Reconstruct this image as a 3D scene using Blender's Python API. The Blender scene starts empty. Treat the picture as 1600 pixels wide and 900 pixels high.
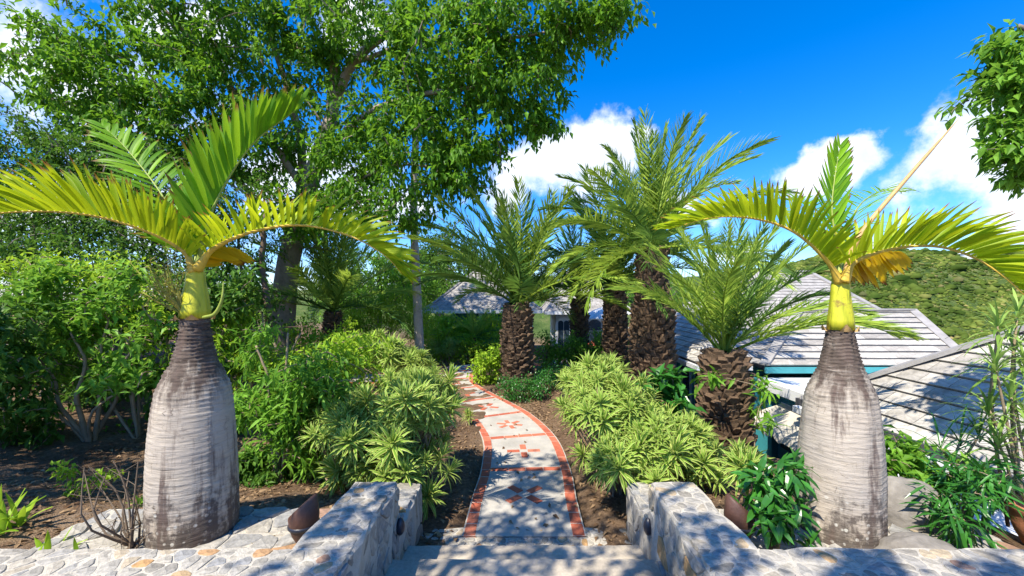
import bpy, math, random
import numpy as np
from mathutils import Vector, Matrix
rnd = random.Random(7)
rng = np.random.default_rng(7)
sc = bpy.context.scene
col = sc.collection
R = math.radians

# ------------------------------------------------------------ camera, sky, sun, exposure
EYE, FPX, CX, CY = 2.24, 620.0, 819.0, 465.0
cam_d = bpy.data.cameras.new('camera'); cam = bpy.data.objects.new('camera', cam_d); col.objects.link(cam)
cam.location = (0, 0, EYE); cam.rotation_euler = (R(90), 0, 0)
cam_d.sensor_width = 36; cam_d.lens = FPX / 1600 * 36
cam_d.shift_x = -(CX - 800) / 1600; cam_d.shift_y = (CY - 450) / 1600
cam_d.clip_start = 0.05; cam_d.clip_end = 20000
sc.camera = cam
SUN_EL = R(54); SUN_DIR2 = Vector((-0.62, -0.78)).normalized()
to_sun = Vector((SUN_DIR2.x * math.cos(SUN_EL), SUN_DIR2.y * math.cos(SUN_EL), math.sin(SUN_EL)))

def W(px, py, Y):
    return Vector(((px - CX) * Y / FPX, Y, EYE - (py - CY) * Y / FPX))

class NT:
    """small helper to write node trees"""
    def __init__(s, tree): s.t = tree; s.n = tree.nodes; s.l = tree.links
    def __call__(s, typ, ins=None, **props):
        nd = s.n.new(typ)
        for k, v in props.items(): setattr(nd, k, v)
        for k, v in (ins or {}).items():
            if isinstance(v, bpy.types.NodeSocket): s.l.new(v, nd.inputs[k])
            else: nd.inputs[k].default_value = v
        return nd
    def math(s, op, a, b=0.0, clamp=False):
        return s('ShaderNodeMath', {0: a, 1: b}, operation=op, use_clamp=clamp).outputs[0]
    def ramp(s, fac, stops, interp='LINEAR'):
        nd = s('ShaderNodeValToRGB', {0: fac}); cr = nd.color_ramp; cr.interpolation = interp
        while len(cr.elements) < len(stops): cr.elements.new(0.5)
        for e, (p, c) in zip(cr.elements, stops):
            e.position = p; e.color = (*c, 1) if len(c) == 3 else c
        return nd.outputs[0]
    def mix(s, fac, a, b, blend='MIX'):
        nd = s('ShaderNodeMix', data_type='RGBA', blend_type=blend)
        for i, v in ((0, fac), (6, a), (7, b)):
            if isinstance(v, bpy.types.NodeSocket): s.l.new(v, nd.inputs[i])
            else: nd.inputs[i].default_value = v if i == 0 else ((*v, 1) if len(v) == 3 else v)
        return nd.outputs[2]
    def noise(s, vec, scale, detail=4, rough=0.55, dist=0.0):
        nd = s('ShaderNodeTexNoise', {'Scale': scale, 'Detail': detail, 'Roughness': rough, 'Distortion': dist})
        if vec is not None: s.l.new(vec, nd.inputs['Vector'])
        return nd.outputs[0]

world = bpy.data.worlds.new('World'); sc.world = world; world.use_nodes = True
w = NT(world.node_tree); w.n.clear()
sky = w('ShaderNodeTexSky', sky_type='NISHITA', sun_disc=False, sun_elevation=SUN_EL,
        sun_rotation=math.atan2(to_sun.x, to_sun.y), altitude=50, air_density=1.0, dust_density=0.3, ozone_density=4.0)
hs = w('ShaderNodeHueSaturation', {'Saturation': 1.42, 'Value': 1.0, 'Hue': 0.497, 'Fac': 1.0, 'Color': sky.outputs[0]})
tc = w('ShaderNodeTexCoord').outputs['Generated']
n1 = w('ShaderNodeTexNoise', {'Vector': tc, 'Scale': 5.0, 'Detail': 8, 'Roughness': 0.6})
warp = w('ShaderNodeVectorMath', {0: n1.outputs['Color'], 1: (0.5, 0.5, 0.5)}, operation='SUBTRACT').outputs[0]
warp = w('ShaderNodeVectorMath', {0: warp, 'Scale': 0.16}, operation='SCALE').outputs[0]
dirw = w('ShaderNodeVectorMath', {0: tc, 1: warp}, operation='ADD').outputs[0]
# cumulus banks: (pixel they stand behind, half width, half height, weight)
CL = [(900, 255, .30, .15, .95), (780, 300, .16, .09, .8), (1000, 225, .07, .05, .9), (870, 185, .10, .06, .55), (1060, 330, .25, .07, .75),
      (1290, 262, .17, .085, 1.25), (1240, 285, .12, .07, 1.1), (1345, 248, .11, .075, 1.2), (1400, 390, .3, .05, .8),
      (1500, 275, .16, .12, 1.0), (1590, 215, .14, .15, 1.0), (1640, 300, .3, .12, .9), (1150, 400, .16, .05, .7),
      (70, 110, .36, .18, .72), (-150, 60, .45, .25, .8), (300, 40, .2, .10, .8), (560, 60, .16, .10, .8), (480, 300, .3, .14, .9), (620, 330, .14, .08, .9), (150, 330, .4, .15, .8)]
acc = None
for (px, py, hw, hh, wt) in CL:
    d = Vector(((px - CX) / FPX, 1, (CY - py) / FPX)).normalized()
    sub = w('ShaderNodeVectorMath', {0: dirw, 1: tuple(d)}, operation='SUBTRACT').outputs[0]
    # keep widths as seen at that bearing
    mul = w('ShaderNodeVectorMath', {0: sub, 1: (1 / hw, 1 / hw, 1 / hh)}, operation='MULTIPLY').outputs[0]
    ln = w('ShaderNodeVectorMath', {0: mul}, operation='LENGTH').outputs['Value']
    m = w.math('MULTIPLY', w.math('SUBTRACT', 1.02, ln, True), wt)
    acc = m if acc is None else w.math('MAXIMUM', acc, m)
# the same sort of scattered low cumulus goes on round the rest of the horizon
sx = w('ShaderNodeSeparateXYZ', {0: tc})
band = w.math('MULTIPLY', w.ramp(sx.outputs[2], [(0.0, (.6,)*3), (.12, (.8,)*3), (.5, (.35,)*3), (.75, (0,)*3)]),
              w.ramp(sx.outputs[1], [(.0, (1,)*3), (.15, (0,)*3)]))
big = w.ramp(w.noise(tc, 2.3, 3), [(.48, (0,)*3), (.62, (1,)*3)])
acc = w.math('MAXIMUM', acc, w.math('MULTIPLY', band, big))
fb = w.noise(tc, 8.0, 12, 0.60)
dens = w.math('ADD', acc, w.math('MULTIPLY', w.math('SUBTRACT', fb, 0.5), 1.5))
cmask = w.ramp(dens, [(.34, (0,)*3), (.70, (1,)*3)], 'EASE')
shadev = w('ShaderNodeVectorMath', {0: tc, 1: (to_sun.x * .05, to_sun.y * .05, to_sun.z * .05)}, operation='ADD').outputs[0]
rel = w.math('SUBTRACT', fb, w.noise(shadev, 8.0, 12, 0.60))
ccol = w.ramp(w.math('ADD', w.math('MULTIPLY', rel, 1.2), .55), [(.3, (4.2, 4.9, 6.0)), (.55, (5.6,5.9,6.4)), (.75, (6.2,6.3,6.4))])
blue = w.mix(1.0, hs.outputs[0], (.95, 1.0, 1.30), 'MULTIPLY')
skyc = w.mix(w.math('MULTIPLY', cmask, .93), blue, ccol)
bg = w('ShaderNodeBackground', {'Color': skyc, 'Strength': 0.12})
w.l.new(bg.outputs[0], w('ShaderNodeOutputWorld').inputs[0])

sun_d = bpy.data.lights.new('sun', 'SUN'); sun = bpy.data.objects.new('sun', sun_d); col.objects.link(sun)
sun_d.energy = 4.7; sun_d.angle = R(0.5); sun_d.color = (1.0, 0.93, 0.80)
sun.rotation_euler = to_sun.to_track_quat('Z', 'Y').to_euler(); sun.location = (-10, -10, 20)
vs = sc.view_settings
vs.view_transform = 'Standard'; vs.look = 'None'; vs.gamma = 1; vs.use_curve_mapping = False; vs.exposure = 0.90
sc.cycles.max_bounces = 6; sc.cycles.diffuse_bounces = 3; sc.cycles.glossy_bounces = 2; sc.cycles.transmission_bounces = 4; sc.cycles.transparent_max_bounces = 8; sc.cycles.use_denoising = True
sc.cycles.caustics_reflective = False; sc.cycles.caustics_refractive = False

# ------------------------------------------------------------ materials
M = {}
def newmat(name):
    m = bpy.data.materials.new(name); m.use_nodes = True; t = NT(m.node_tree); t.n.clear(); M[name] = m
    return t
def finish(t, shader, disp=None):
    o = t('ShaderNodeOutputMaterial'); t.l.new(shader, o.inputs[0])
def bump(t, h, strength=.4, dist=.02):
    return t('ShaderNodeBump', {'Strength': strength, 'Distance': dist, 'Height': h}).outputs[0]

def solid(name, c, rough=.7, var=.25, scale=6.0, bmp=.3, metal=0.0, fine=60.0, spec=.4):
    t = newmat(name); oc = t('ShaderNodeTexCoord').outputs['Object']
    n = t.noise(oc, scale, 6, .6); f = t.noise(oc, fine, 4)
    dk = tuple(x * (1 - var) for x in c); lt = tuple(min(1, x * (1 + var)) for x in c)
    cc = t.ramp(t.math('ADD', t.math('MULTIPLY', n, .7), t.math('MULTIPLY', f, .3)), [(.3, dk), (.7, lt)])
    p = t('ShaderNodeBsdfPrincipled', {'Base Color': cc, 'Roughness': rough, 'Metallic': metal, 'Specular IOR Level': spec,
                                       'Normal': bump(t, f, bmp, .01)})
    finish(t, p.outputs[0])

def leafmat(name, c1, c2, tr, trans=.35, rough=.45, tip=None, edge=None, spec=.16):
    """leaf: colour drifts from leaf to leaf, light comes through the blade"""
    t = newmat(name)
    ri = t('ShaderNodeNewGeometry').outputs['Random Per Island']
    orr = t('ShaderNodeObjectInfo').outputs['Random']
    f = t.math('FRACT', t.math('ADD', ri, orr))
    c = t.ramp(f, [(0, c1), (.85, c2), (1, tuple(min(1, x * 1.3) for x in c2))])
    trc = t.mix(.5, c, tr, 'MIX')
    if edge is not None:
        e = t('ShaderNodeAttribute', attribute_name='edge').outputs['Fac']
        k = t.ramp(e, [(.42, (0,)*3), (.62, (1,)*3)])
        c = t.mix(k, c, edge); trc = t.mix(k, trc, edge)
    if tip is not None:
        a = t('ShaderNodeAttribute', attribute_name='along').outputs['Fac']
        k = t.ramp(t.math('ADD', a, t.math('MULTIPLY', f, .10)), [(.90, (0,)*3), (1.0, (1,)*3)])
        c = t.mix(k, c, tip); trc = t.mix(k, trc, tip)
    p = t('ShaderNodeBsdfPrincipled', {'Base Color': c, 'Roughness': rough, 'Specular IOR Level': spec})
    tl = t('ShaderNodeBsdfTranslucent', {'Color': trc})
    mx = t('ShaderNodeMixShader', {0: trans, 1: p.outputs[0], 2: tl.outputs[0]})
    finish(t, mx.outputs[0])

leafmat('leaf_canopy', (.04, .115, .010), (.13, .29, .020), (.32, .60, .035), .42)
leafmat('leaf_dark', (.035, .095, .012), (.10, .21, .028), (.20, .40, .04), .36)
leafmat('leaf_mid', (.075, .19, .015), (.19, .38, .04), (.36, .62, .06), .40)
leafmat('leaf_lime', (.17, .33, .015), (.38, .56, .04), (.55, .72, .06), .42)
leafmat('leaf_olive', (.08, .15, .03), (.18, .28, .06), (.3, .42, .08), .35)
leafmat('leaf_gloss', (.022, .10, .012), (.05, .20, .025), (.12, .36, .03), .28, .3, spec=.5)
leafmat('leaf_cream', (.12, .25, .025), (.23, .39, .05), (.42, .58, .12), .36, .42, edge=(.56, .60, .17))
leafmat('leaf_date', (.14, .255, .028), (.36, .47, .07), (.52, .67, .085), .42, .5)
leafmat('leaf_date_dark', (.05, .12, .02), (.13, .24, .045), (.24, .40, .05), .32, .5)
leafmat('leaf_bottle', (.19, .33, .010), (.44, .53, .014), (.72, .80, .02), .48, .42, tip=(.28, .12, .03))
leafmat('leaf_bottle_green', (.09, .25, .012), (.22, .42, .018), (.50, .74, .03), .48, .42, tip=(.25, .14, .03))
leafmat('leaf_gold', (.55, .40, .008), (.75, .52, .015), (.9, .62, .02), .5, .45, tip=(.22, .06, .01))
leafmat('leaf_bamboo', (.13, .25, .04), (.30, .45, .10), (.45, .6, .15), .4)
leafmat('leaf_dry', (.11, .06, .03), (.30, .20, .11), (.3, .2, .1), .15, .8)
t = newmat('leaf_hill'); ge = t('ShaderNodeNewGeometry'); oc = t('ShaderNodeTexCoord').outputs['Object']
c = t.ramp(ge.outputs['Random Per Island'], [(0, (.045, .085, .014)), (.6, (.10, .155, .03)), (.9, (.17, .22, .05)), (1, (.24, .22, .10))])
c = t.mix(1.0, c, t.ramp(t.noise(oc, .035, 6, .6), [(.38, (.36, .42, .36)), (.62, (1.3, 1.1, 1.0))]), 'MULTIPLY')
finish(t, t('ShaderNodeBsdfPrincipled', {'Base Color': c, 'Roughness': .9, 'Specular IOR Level': .05}).outputs[0])
leafmat('flower_straw', (.35, .33, .06), (.55, .48, .12), (.5, .45, .1), .3)
solid('bark_grey', (.19, .16, .135), .9, .4, 5, .8, fine=25)
solid('bark_pale', (.30, .235, .175), .92, .4, 4, .9, fine=18)
solid('bark_brown', (.14, .095, .062), .9, .4, 6, .8, fine=25)
solid('twig', (.15, .11, .075), .9, .3, 8, .3)
solid('stem_tan', (.28, .21, .13), .85, .3, 8, .4)
solid('boot', (.135, .085, .048), .9, .65, 7, .9, fine=40)
solid('boot_core', (.060, .036, .020), .95, .5, 9, .9, fine=40)
solid('palm_slim_bark', (.46, .39, .31), .9, .3, 4, .5, fine=30)
solid('rachis_gold', (.60, .40, .05), .45, .25, 9, .1)
solid('rachis_green', (.26, .32, .05), .45, .25, 9, .1)
t = newmat('shaft'); oc = t('ShaderNodeTexCoord').outputs['Object']
mp = t('ShaderNodeMapping', {'Vector': oc, 'Scale': (22, 22, 2.2)}).outputs[0]; fn = t.noise(mp, 1.5, 6, .65)
c = t.ramp(fn, [(.30, (.22, .19, .02)), (.42, (.42, .44, .025)), (.6, (.55, .52, .035)), (.74, (.50, .36, .04))])
c = t.mix(t.ramp(t.noise(oc, 9, 5, .7), [(.60, (0,)*3), (.70, (.8,)*3)]), c, (.20, .105, .035))
finish(t, t('ShaderNodeBsdfPrincipled', {'Base Color': c, 'Roughness': .4, 'Specular IOR Level': .35, 'Normal': bump(t, fn, .35, .01)}).outputs[0])
solid('spear', (.52, .33, .13), .6, .25, 14, .3)
solid('concrete_path', (.40, .37, .32), .88, .24, 3.2, .5, fine=45)
solid('concrete_step', (.42, .36, .28), .92, .42, 3.0, .6, fine=40)
solid('mortar', (.46, .42, .35), .95, .22, 8, .8, fine=90)
solid('soil', (.17, .115, .075), .97, .45, 2.2, 1.0, fine=34)
solid('clay_brown', (.085, .042, .030), .55, .35, 9, .3)
solid('clay_terracotta', (.42, .17, .08), .75, .3, 9, .4)
solid('lamp_black', (.022, .024, .035), .35, .2, 9, .1, spec=.5)
solid('boulder', (.22, .20, .175), .95, .45, 3, 1.0, fine=22)
solid('teal_paint', (.055, .30, .33), .6, .18, 3, .15)
solid('teal_dark', (.03, .17, .20), .6, .2, 3, .15)
solid('white_paint', (.72, .72, .70), .5, .07, 3, .1)
solid('membrane', (.66, .68, .70), .55, .12, 1.5, .15)
solid('awning_cloth', (.52, .48, .40), .85, .15, 5, .25)
solid('roof_deck', (.055, .055, .06), .95, .3, 3, .3)
solid('ridge_cap', (.30, .285, .27), .9, .28, 4, .4)
solid('roof_far', (.33, .31, .285), .9, .4, 5, .5)
solid('gutter', (.74, .75, .76), .4, .05, 3, .05)
solid('glass_dark', (.02, .035, .04), .12, .2, 3, .0, spec=.6)
solid('cushion_red', (.5, .11, .06), .8, .2, 6, .2)
solid('pale_wall', (.62, .62, .60), .7, .08, 3, .15)
solid('tint_pane', (.03, .05, .07), .15, .2, 3, 0, spec=.6)

def random_solid(name, stops, rough=.85, scale=9.0, bmp=.5, fine=50, mottle=.35):
    """one base colour for each object, drawn from a range"""
    t = newmat(name); oc = t('ShaderNodeTexCoord').outputs['Object']
    r = t('ShaderNodeObjectInfo').outputs['Random']
    c = t.ramp(r, stops)
    n = t.noise(oc, scale, 6, .65); f = t.noise(oc, fine, 4)
    k = t.ramp(t.math('ADD', t.math('MULTIPLY', n, .65), t.math('MULTIPLY', f, .35)), [(.3, (1 - mottle,)*3), (.7, (1 + mottle * .5,)*3)])
    c = t.mix(1.0, c, k, 'MULTIPLY')
    p = t('ShaderNodeBsdfPrincipled', {'Base Color': c, 'Roughness': rough, 'Specular IOR Level': .3, 'Normal': bump(t, t.math('ADD', n, f), bmp, .008)})
    finish(t, p.outputs[0])
random_solid('brick', [(0, (.40, .10, .055)), (.5, (.50, .14, .075)), (1, (.57, .19, .11))], .85, 8, .4, 70, .3)
random_solid('stone', [(0, (.25, .225, .185)), (.25, (.37, .345, .30)), (.45, (.43, .385, .31)), (.65, (.29, .285, .275)), (.85, (.39, .355, .295)), (.94, (.46, .36, .23)), (.985, (.50, .29, .12)), (1, (.34, .21, .15))], .92, 11, .9, 38, .5)
random_solid('tile', [(0, (.34, .315, .28)), (.5, (.44, .41, .365)), (1, (.53, .50, .445))], .92, 5, .6, 30, .5)

def trunkmat(name, zneck, top):
    """pale ringed bottle trunk: brown old scars on the neck, grime and lichen low down"""
    t = newmat(name); oc = t('ShaderNodeTexCoord').outputs['Object']
    s = t('ShaderNodeSeparateXYZ', {0: oc})
    mp = t('ShaderNodeMapping', {'Vector': oc, 'Scale': (9, 9, 1.1)}).outputs[0]
    st = t.noise(mp, 1.3, 7, .65)                               # streaks running down
    mpr = t('ShaderNodeMapping', {'Vector': oc, 'Scale': (5, 5, 42)}).outputs[0]
    rg = t.noise(mpr, 1.2, 5, .6)                               # thin rings
    sp = t.noise(oc, 14, 6, .7)
    base = t.ramp(rg, [(.30, (.27, .225, .175)), (.42, (.40, .34, .27)), (.7, (.48, .415, .335))])
    base = t.mix(t.ramp(t.noise(oc, 5, 7, .7), [(.4, (0,)*3), (.68, (.85,)*3)]), base, (.38, .33, .28))
    neck = t.ramp(t.math('ADD', t.math('SUBTRACT', s.outputs[2], zneck), t.math('MULTIPLY', t.math('SUBTRACT', st, .5), 1.3)),
                  [(.0, (0,)*3), (.28, (1,)*3)])
    dk = t.ramp(t.math('ADD', t.math('MULTIPLY', rg, .6), t.math('MULTIPLY', sp, .4)), [(.35, (.035, .024, .018)), (.56, (.13, .10, .08)), (.72, (.34, .29, .24))])
    c = t.mix(neck, base, dk)
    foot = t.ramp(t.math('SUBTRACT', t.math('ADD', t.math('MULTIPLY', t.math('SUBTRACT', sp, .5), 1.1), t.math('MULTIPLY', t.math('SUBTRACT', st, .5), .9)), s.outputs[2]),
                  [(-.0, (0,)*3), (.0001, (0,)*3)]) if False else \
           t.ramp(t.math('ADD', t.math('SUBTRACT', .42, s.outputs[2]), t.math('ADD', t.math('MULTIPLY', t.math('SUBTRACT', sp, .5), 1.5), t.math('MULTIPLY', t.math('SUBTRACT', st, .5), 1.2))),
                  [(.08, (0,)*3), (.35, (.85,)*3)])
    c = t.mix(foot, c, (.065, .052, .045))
    blot = t.ramp(t.noise(oc, 8, 8, .75, .6), [(.55, (0,)*3), (.68, (.65,)*3)])
    c = t.mix(blot, c, (.23, .19, .155))
    crk = t.ramp(t('ShaderNodeTexVoronoi', {'Vector': t('ShaderNodeMapping', {'Vector': oc, 'Scale': (1, 1, 2.6)}).outputs[0], 'Scale': 7}, feature='DISTANCE_TO_EDGE').outputs['Distance'], [(.0, (.8,)*3), (.012, (0,)*3)])
    c = t.mix(t.math('MULTIPLY', crk, t.ramp(sp, [(.5, (0,)*3), (.58, (1,)*3)])), c, (.09, .07, .055))
    lich = t.ramp(t('ShaderNodeTexVoronoi', {'Vector': oc, 'Scale': 17}).outputs['Distance'], [(.16, (1,)*3), (.24, (0,)*3)])
    lz = t.ramp(s.outputs[2], [(.2, (.85,)*3), (.55, (0,)*3)])
    c = t.mix(t.math('MULTIPLY', lich, lz), c, (.55, .53, .47))
    streak = t.ramp(st, [(.53, (0,)*3), (.66, (.85,)*3)])
    c = t.mix(streak, c, (.12, .085, .07))
    p = t('ShaderNodeBsdfPrincipled', {'Base Color': c, 'Roughness': .9, 'Specular IOR Level': .2,
                                       'Normal': bump(t, t.math('ADD', rg, t.math('MULTIPLY', sp, .5)), .7, .012)})
    finish(t, p.outputs[0])
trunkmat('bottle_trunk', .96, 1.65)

t = newmat('hill'); oc = t('ShaderNodeTexCoord').outputs['Object']
c = t.ramp(t.noise(oc, .09, 9, .7), [(.3, (.03, .06, .014)), (.5, (.075, .115, .03)), (.62, (.13, .15, .05)), (.72, (.22, .19, .10))])
finish(t, t('ShaderNodeBsdfPrincipled', {'Base Color': c, 'Roughness': .95, 'Specular IOR Level': .1, 'Normal': bump(t, t.noise(oc, .35, 8, .7), 1.0, 2.0)}).outputs[0])

t = newmat('ground'); oc = t('ShaderNodeTexCoord').outputs['Object']
f = t.noise(oc, 26, 6, .7); b = t.noise(oc, 1.1, 5, .6)
c = t.ramp(t.math('ADD', t.math('MULTIPLY', f, .5), t.math('MULTIPLY', b, .5)), [(.30, (.05, .032, .02)), (.46, (.15, .095, .058)), (.58, (.27, .18, .112)), (.70, (.38, .28, .19))])
sep = t('ShaderNodeSeparateXYZ', {0: oc})
far = t.ramp(t.math('MULTIPLY', sep.outputs[1], .01), [(.22, (0,)*3), (.34, (1,)*3)])
c = t.mix(far, c, t.ramp(t.noise(oc, .2, 8, .7), [(.35, (.035, .07, .015)), (.6, (.10, .14, .04))]))
finish(t, t('ShaderNodeBsdfPrincipled', {'Base Color': c, 'Roughness': .97, 'Specular IOR Level': .1, 'Normal': bump(t, t.math('ADD', f, t.noise(oc, 90, 3)), 1.0, .03)}).outputs[0])

# ------------------------------------------------------------ mesh helpers
def mesh_np(name, V, faces, smooth=False, attrs=None):
    V = np.asarray(V, dtype=np.float32).reshape(-1, 3)
    me = bpy.data.meshes.new(name)
    faces = [np.asarray(f, dtype=np.int32) for f in faces if len(f)]
    loops = np.concatenate([f.ravel() for f in faces]); tot = np.concatenate([np.full(len(f), f.shape[1], np.int32) for f in faces])
    st = np.concatenate([[0], np.cumsum(tot)[:-1]]).astype(np.int32)
    me.vertices.add(len(V)); me.vertices.foreach_set('co', V.ravel())
    me.loops.add(len(loops)); me.loops.foreach_set('vertex_index', loops)
    me.polygons.add(len(tot)); me.polygons.foreach_set('loop_start', st); me.polygons.foreach_set('loop_total', tot)
    me.polygons.foreach_set('use_smooth', np.full(len(tot), smooth, dtype=bool))
    for k, a in (attrs or {}).items():
        at = me.attributes.new(k, 'FLOAT', 'POINT'); at.data.foreach_set('value', np.asarray(a, dtype=np.float32))
    me.update(calc_edges=True); me.validate()
    return me
def link(name, me, mat=None, parent=None, loc=None, smooth=None):
    o = bpy.data.objects.new(name, me)
    if mat is not None and me is not None and len(me.materials) == 0: me.materials.append(M[mat])
    if parent is not None: o.parent = parent
    if loc is not None: o.location = loc
    col.objects.link(o); return o
def tag(o, label=None, cat=None, group=None, kind=None):
    for k, v in (('label', label), ('category', cat), ('group', group), ('kind', kind)):
        if v: o[k] = v
    return o
def thing(name, loc, label, cat, group=None, rz=0):
    o = bpy.data.objects.new(name, None); o.empty_display_size = .1; o.location = loc; o.rotation_euler = (0, 0, rz)
    col.objects.link(o); return tag(o, label, cat, group)

class MB:
    def __init__(s): s.V = []; s.F = {}; s.n = 0; s.A = {}
    def add(s, V, faces, **attrs):
        V = np.asarray(V, float).reshape(-1, 3)
        for f in faces:
            f = np.asarray(f, int)
            if len(f): s.F.setdefault(f.shape[1], []).append(f + s.n)
        s.V.append(V); s.n += len(V)
        for k, a in attrs.items(): s.A.setdefault(k, []).append(np.asarray(a, float))
        return s
    def mesh(s, name, smooth=False):
        return mesh_np(name, np.concatenate(s.V), [np.concatenate(f) for f in s.F.values()], smooth, {k: np.concatenate(a) for k, a in s.A.items()})
    def build(s, name, mat, parent=None, smooth=False):
        if not s.V: return None
        me = s.mesh(name, smooth)
        if parent is not None:      # vertices are world coordinates: bring them into the parent's frame
            pw = parent_world(parent).inverted(); me.transform(pw)
        return link(name, me, mat, parent)
def parent_world(o):
    m = Matrix.Translation(o.location) @ o.rotation_euler.to_matrix().to_4x4() @ Matrix.Diagonal((*o.scale, 1))
    return parent_world(o.parent) @ m if o.parent else m

def tube(pts, radii, n=6, cap=True):
    P = np.asarray([tuple(p) for p in pts], float); k = len(P); r = np.broadcast_to(np.asarray(radii, float), (k,))
    T = np.gradient(P, axis=0); T /= np.linalg.norm(T, axis=1, keepdims=True) + 1e-9
    ref = np.array([0, 0, 1.]) if abs(T[:, 2]).mean() < .8 else np.array([1., 0, 0])
    A = np.cross(T, ref); A /= np.linalg.norm(A, axis=1, keepdims=True) + 1e-9; B = np.cross(T, A)
    an = np.arange(n) * 2 * np.pi / n
    V = P[:, None] + r[:, None, None] * (A[:, None] * np.cos(an)[None, :, None] + B[:, None] * np.sin(an)[None, :, None])
    i, j = np.meshgrid(np.arange(k - 1), np.arange(n), indexing='ij'); j2 = (j + 1) % n
    F = np.stack([i * n + j, i * n + j2, (i + 1) * n + j2, (i + 1) * n + j], -1).reshape(-1, 4)
    V = V.reshape(-1, 3); fs = [F]
    if cap:
        V = np.concatenate([V, P[[-1]], P[[0]]]); e = (k - 1) * n; jj = np.arange(n)
        fs.append(np.stack([e + jj, e + (jj + 1) % n, np.full(n, len(V) - 2)], -1))
        fs.append(np.stack([(jj + 1) % n, jj, np.full(n, len(V) - 1)], -1))
    return V, fs
def spline(pts, n):
    P = np.asarray([tuple(p) for p in pts], float)
    if len(P) == 2: return P[0] + (P[1] - P[0]) * np.linspace(0, 1, n)[:, None]
    Q = np.concatenate([[2 * P[0] - P[1]], P, [2 * P[-1] - P[-2]]]); u = np.linspace(0, len(P) - 1 - 1e-6, n); i = u.astype(int); t = (u - i)[:, None]
    a, b, c, d = Q[i], Q[i + 1], Q[i + 2], Q[i + 3]
    return .5 * (2 * b + (c - a) * t + (2 * a - 5 * b + 4 * c - d) * t ** 2 + (3 * b - a - 3 * c + d) * t ** 3)
def box(x0, x1, y0, y1, z0, z1):
    V = [(x, y, z) for z in (z0, z1) for y in (y0, y1) for x in (x0, x1)]
    return np.array(V, float), [np.array([(0, 2, 3, 1), (4, 5, 7, 6), (0, 1, 5, 4), (2, 6, 7, 3), (0, 4, 6, 2), (1, 3, 7, 5)])]
def lathe(prof, n=32, sx=1.0):
    k = len(prof); an = np.arange(n) * 2 * np.pi / n
    V = np.array([[(r * math.cos(a) * sx, r * math.sin(a), z) for a in an] for r, z in prof]).reshape(-1, 3)
    i, j = np.meshgrid(np.arange(k - 1), np.arange(n), indexing='ij'); j2 = (j + 1) % n
    return V, [np.stack([i * n + j, i * n + j2, (i + 1) * n + j2, (i + 1) * n + j], -1).reshape(-1, 4)]
def prism(poly, z0, z1):
    k = len(poly); V = [(x, y, z0) for x, y in poly] + [(x, y, z1) for x, y in poly]
    j = np.arange(k); F = np.stack([j, (j + 1) % k, k + (j + 1) % k, k + j], -1)
    return np.array(V, float), [F, np.arange(k)[None, ::-1], np.arange(k, 2 * k)[None]]
def unit(v): return v / (np.linalg.norm(v, axis=-1, keepdims=True) + 1e-9)
def vnoise(P, s, seed=0):
    """cheap smooth noise from sines"""
    r = np.random.default_rng(seed); out = 0
    for i in range(5):
        d = r.normal(size=3); out = out + np.sin(P @ d * s * (1 + .45 * i) + r.uniform(0, 6)) / (1 + .5 * i)
    return out / 2.6

# leaf templates: along +X, up +Z
def leaf_tpl(L, Wd, bend=.15, kind='oval'):
    if kind == 'oval':
        V = [(0, 0, 0), (.4, .5, .06), (.4, -.5, .06), (.45, 0, -.03), (1, 0, -bend)]
        F3 = [(0, 3, 1), (0, 2, 3), (1, 3, 4), (3, 2, 4)]
        V = np.array(V) * (L, Wd, L); return V, [np.array(F3)]
    if kind == 'lance':
        xs = np.array([0, .35, .7, 1.0]); ws = np.array([.25, 1, .75, 0.02]); z = -bend * xs ** 2
        V = []
        for x, wv, zz in zip(xs, ws, z): V += [(x * L, wv * Wd / 2, zz * L + .1 * Wd * wv), (x * L, 0, zz * L), (x * L, -wv * Wd / 2, zz * L + .1 * Wd * wv)]
        F = []
        for i in range(3): F += [(3*i, 3*i+1, 3*i+4, 3*i+3), (3*i+1, 3*i+2, 3*i+5, 3*i+4)]
        return np.array(V), [np.array(F)]
def place_leaves(mb, tpl, pos, d, up, scale):
    """pos,d,up (n,3), scale (n,)"""
    V, F = tpl; n = len(pos)
    x = unit(d); y = unit(np.cross(up, x)); z = np.cross(x, y)
    Rm = np.stack([x, y, z], -1) * scale[:, None, None]
    X = np.einsum('nij,kj->nki', Rm, V) + pos[:, None]
    k = len(V); off = (np.arange(n) * k)[:, None, None]
    mb.add(X.reshape(-1, 3), [(f[None] + off).reshape(-1, f.shape[1]) for f in F])

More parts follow.
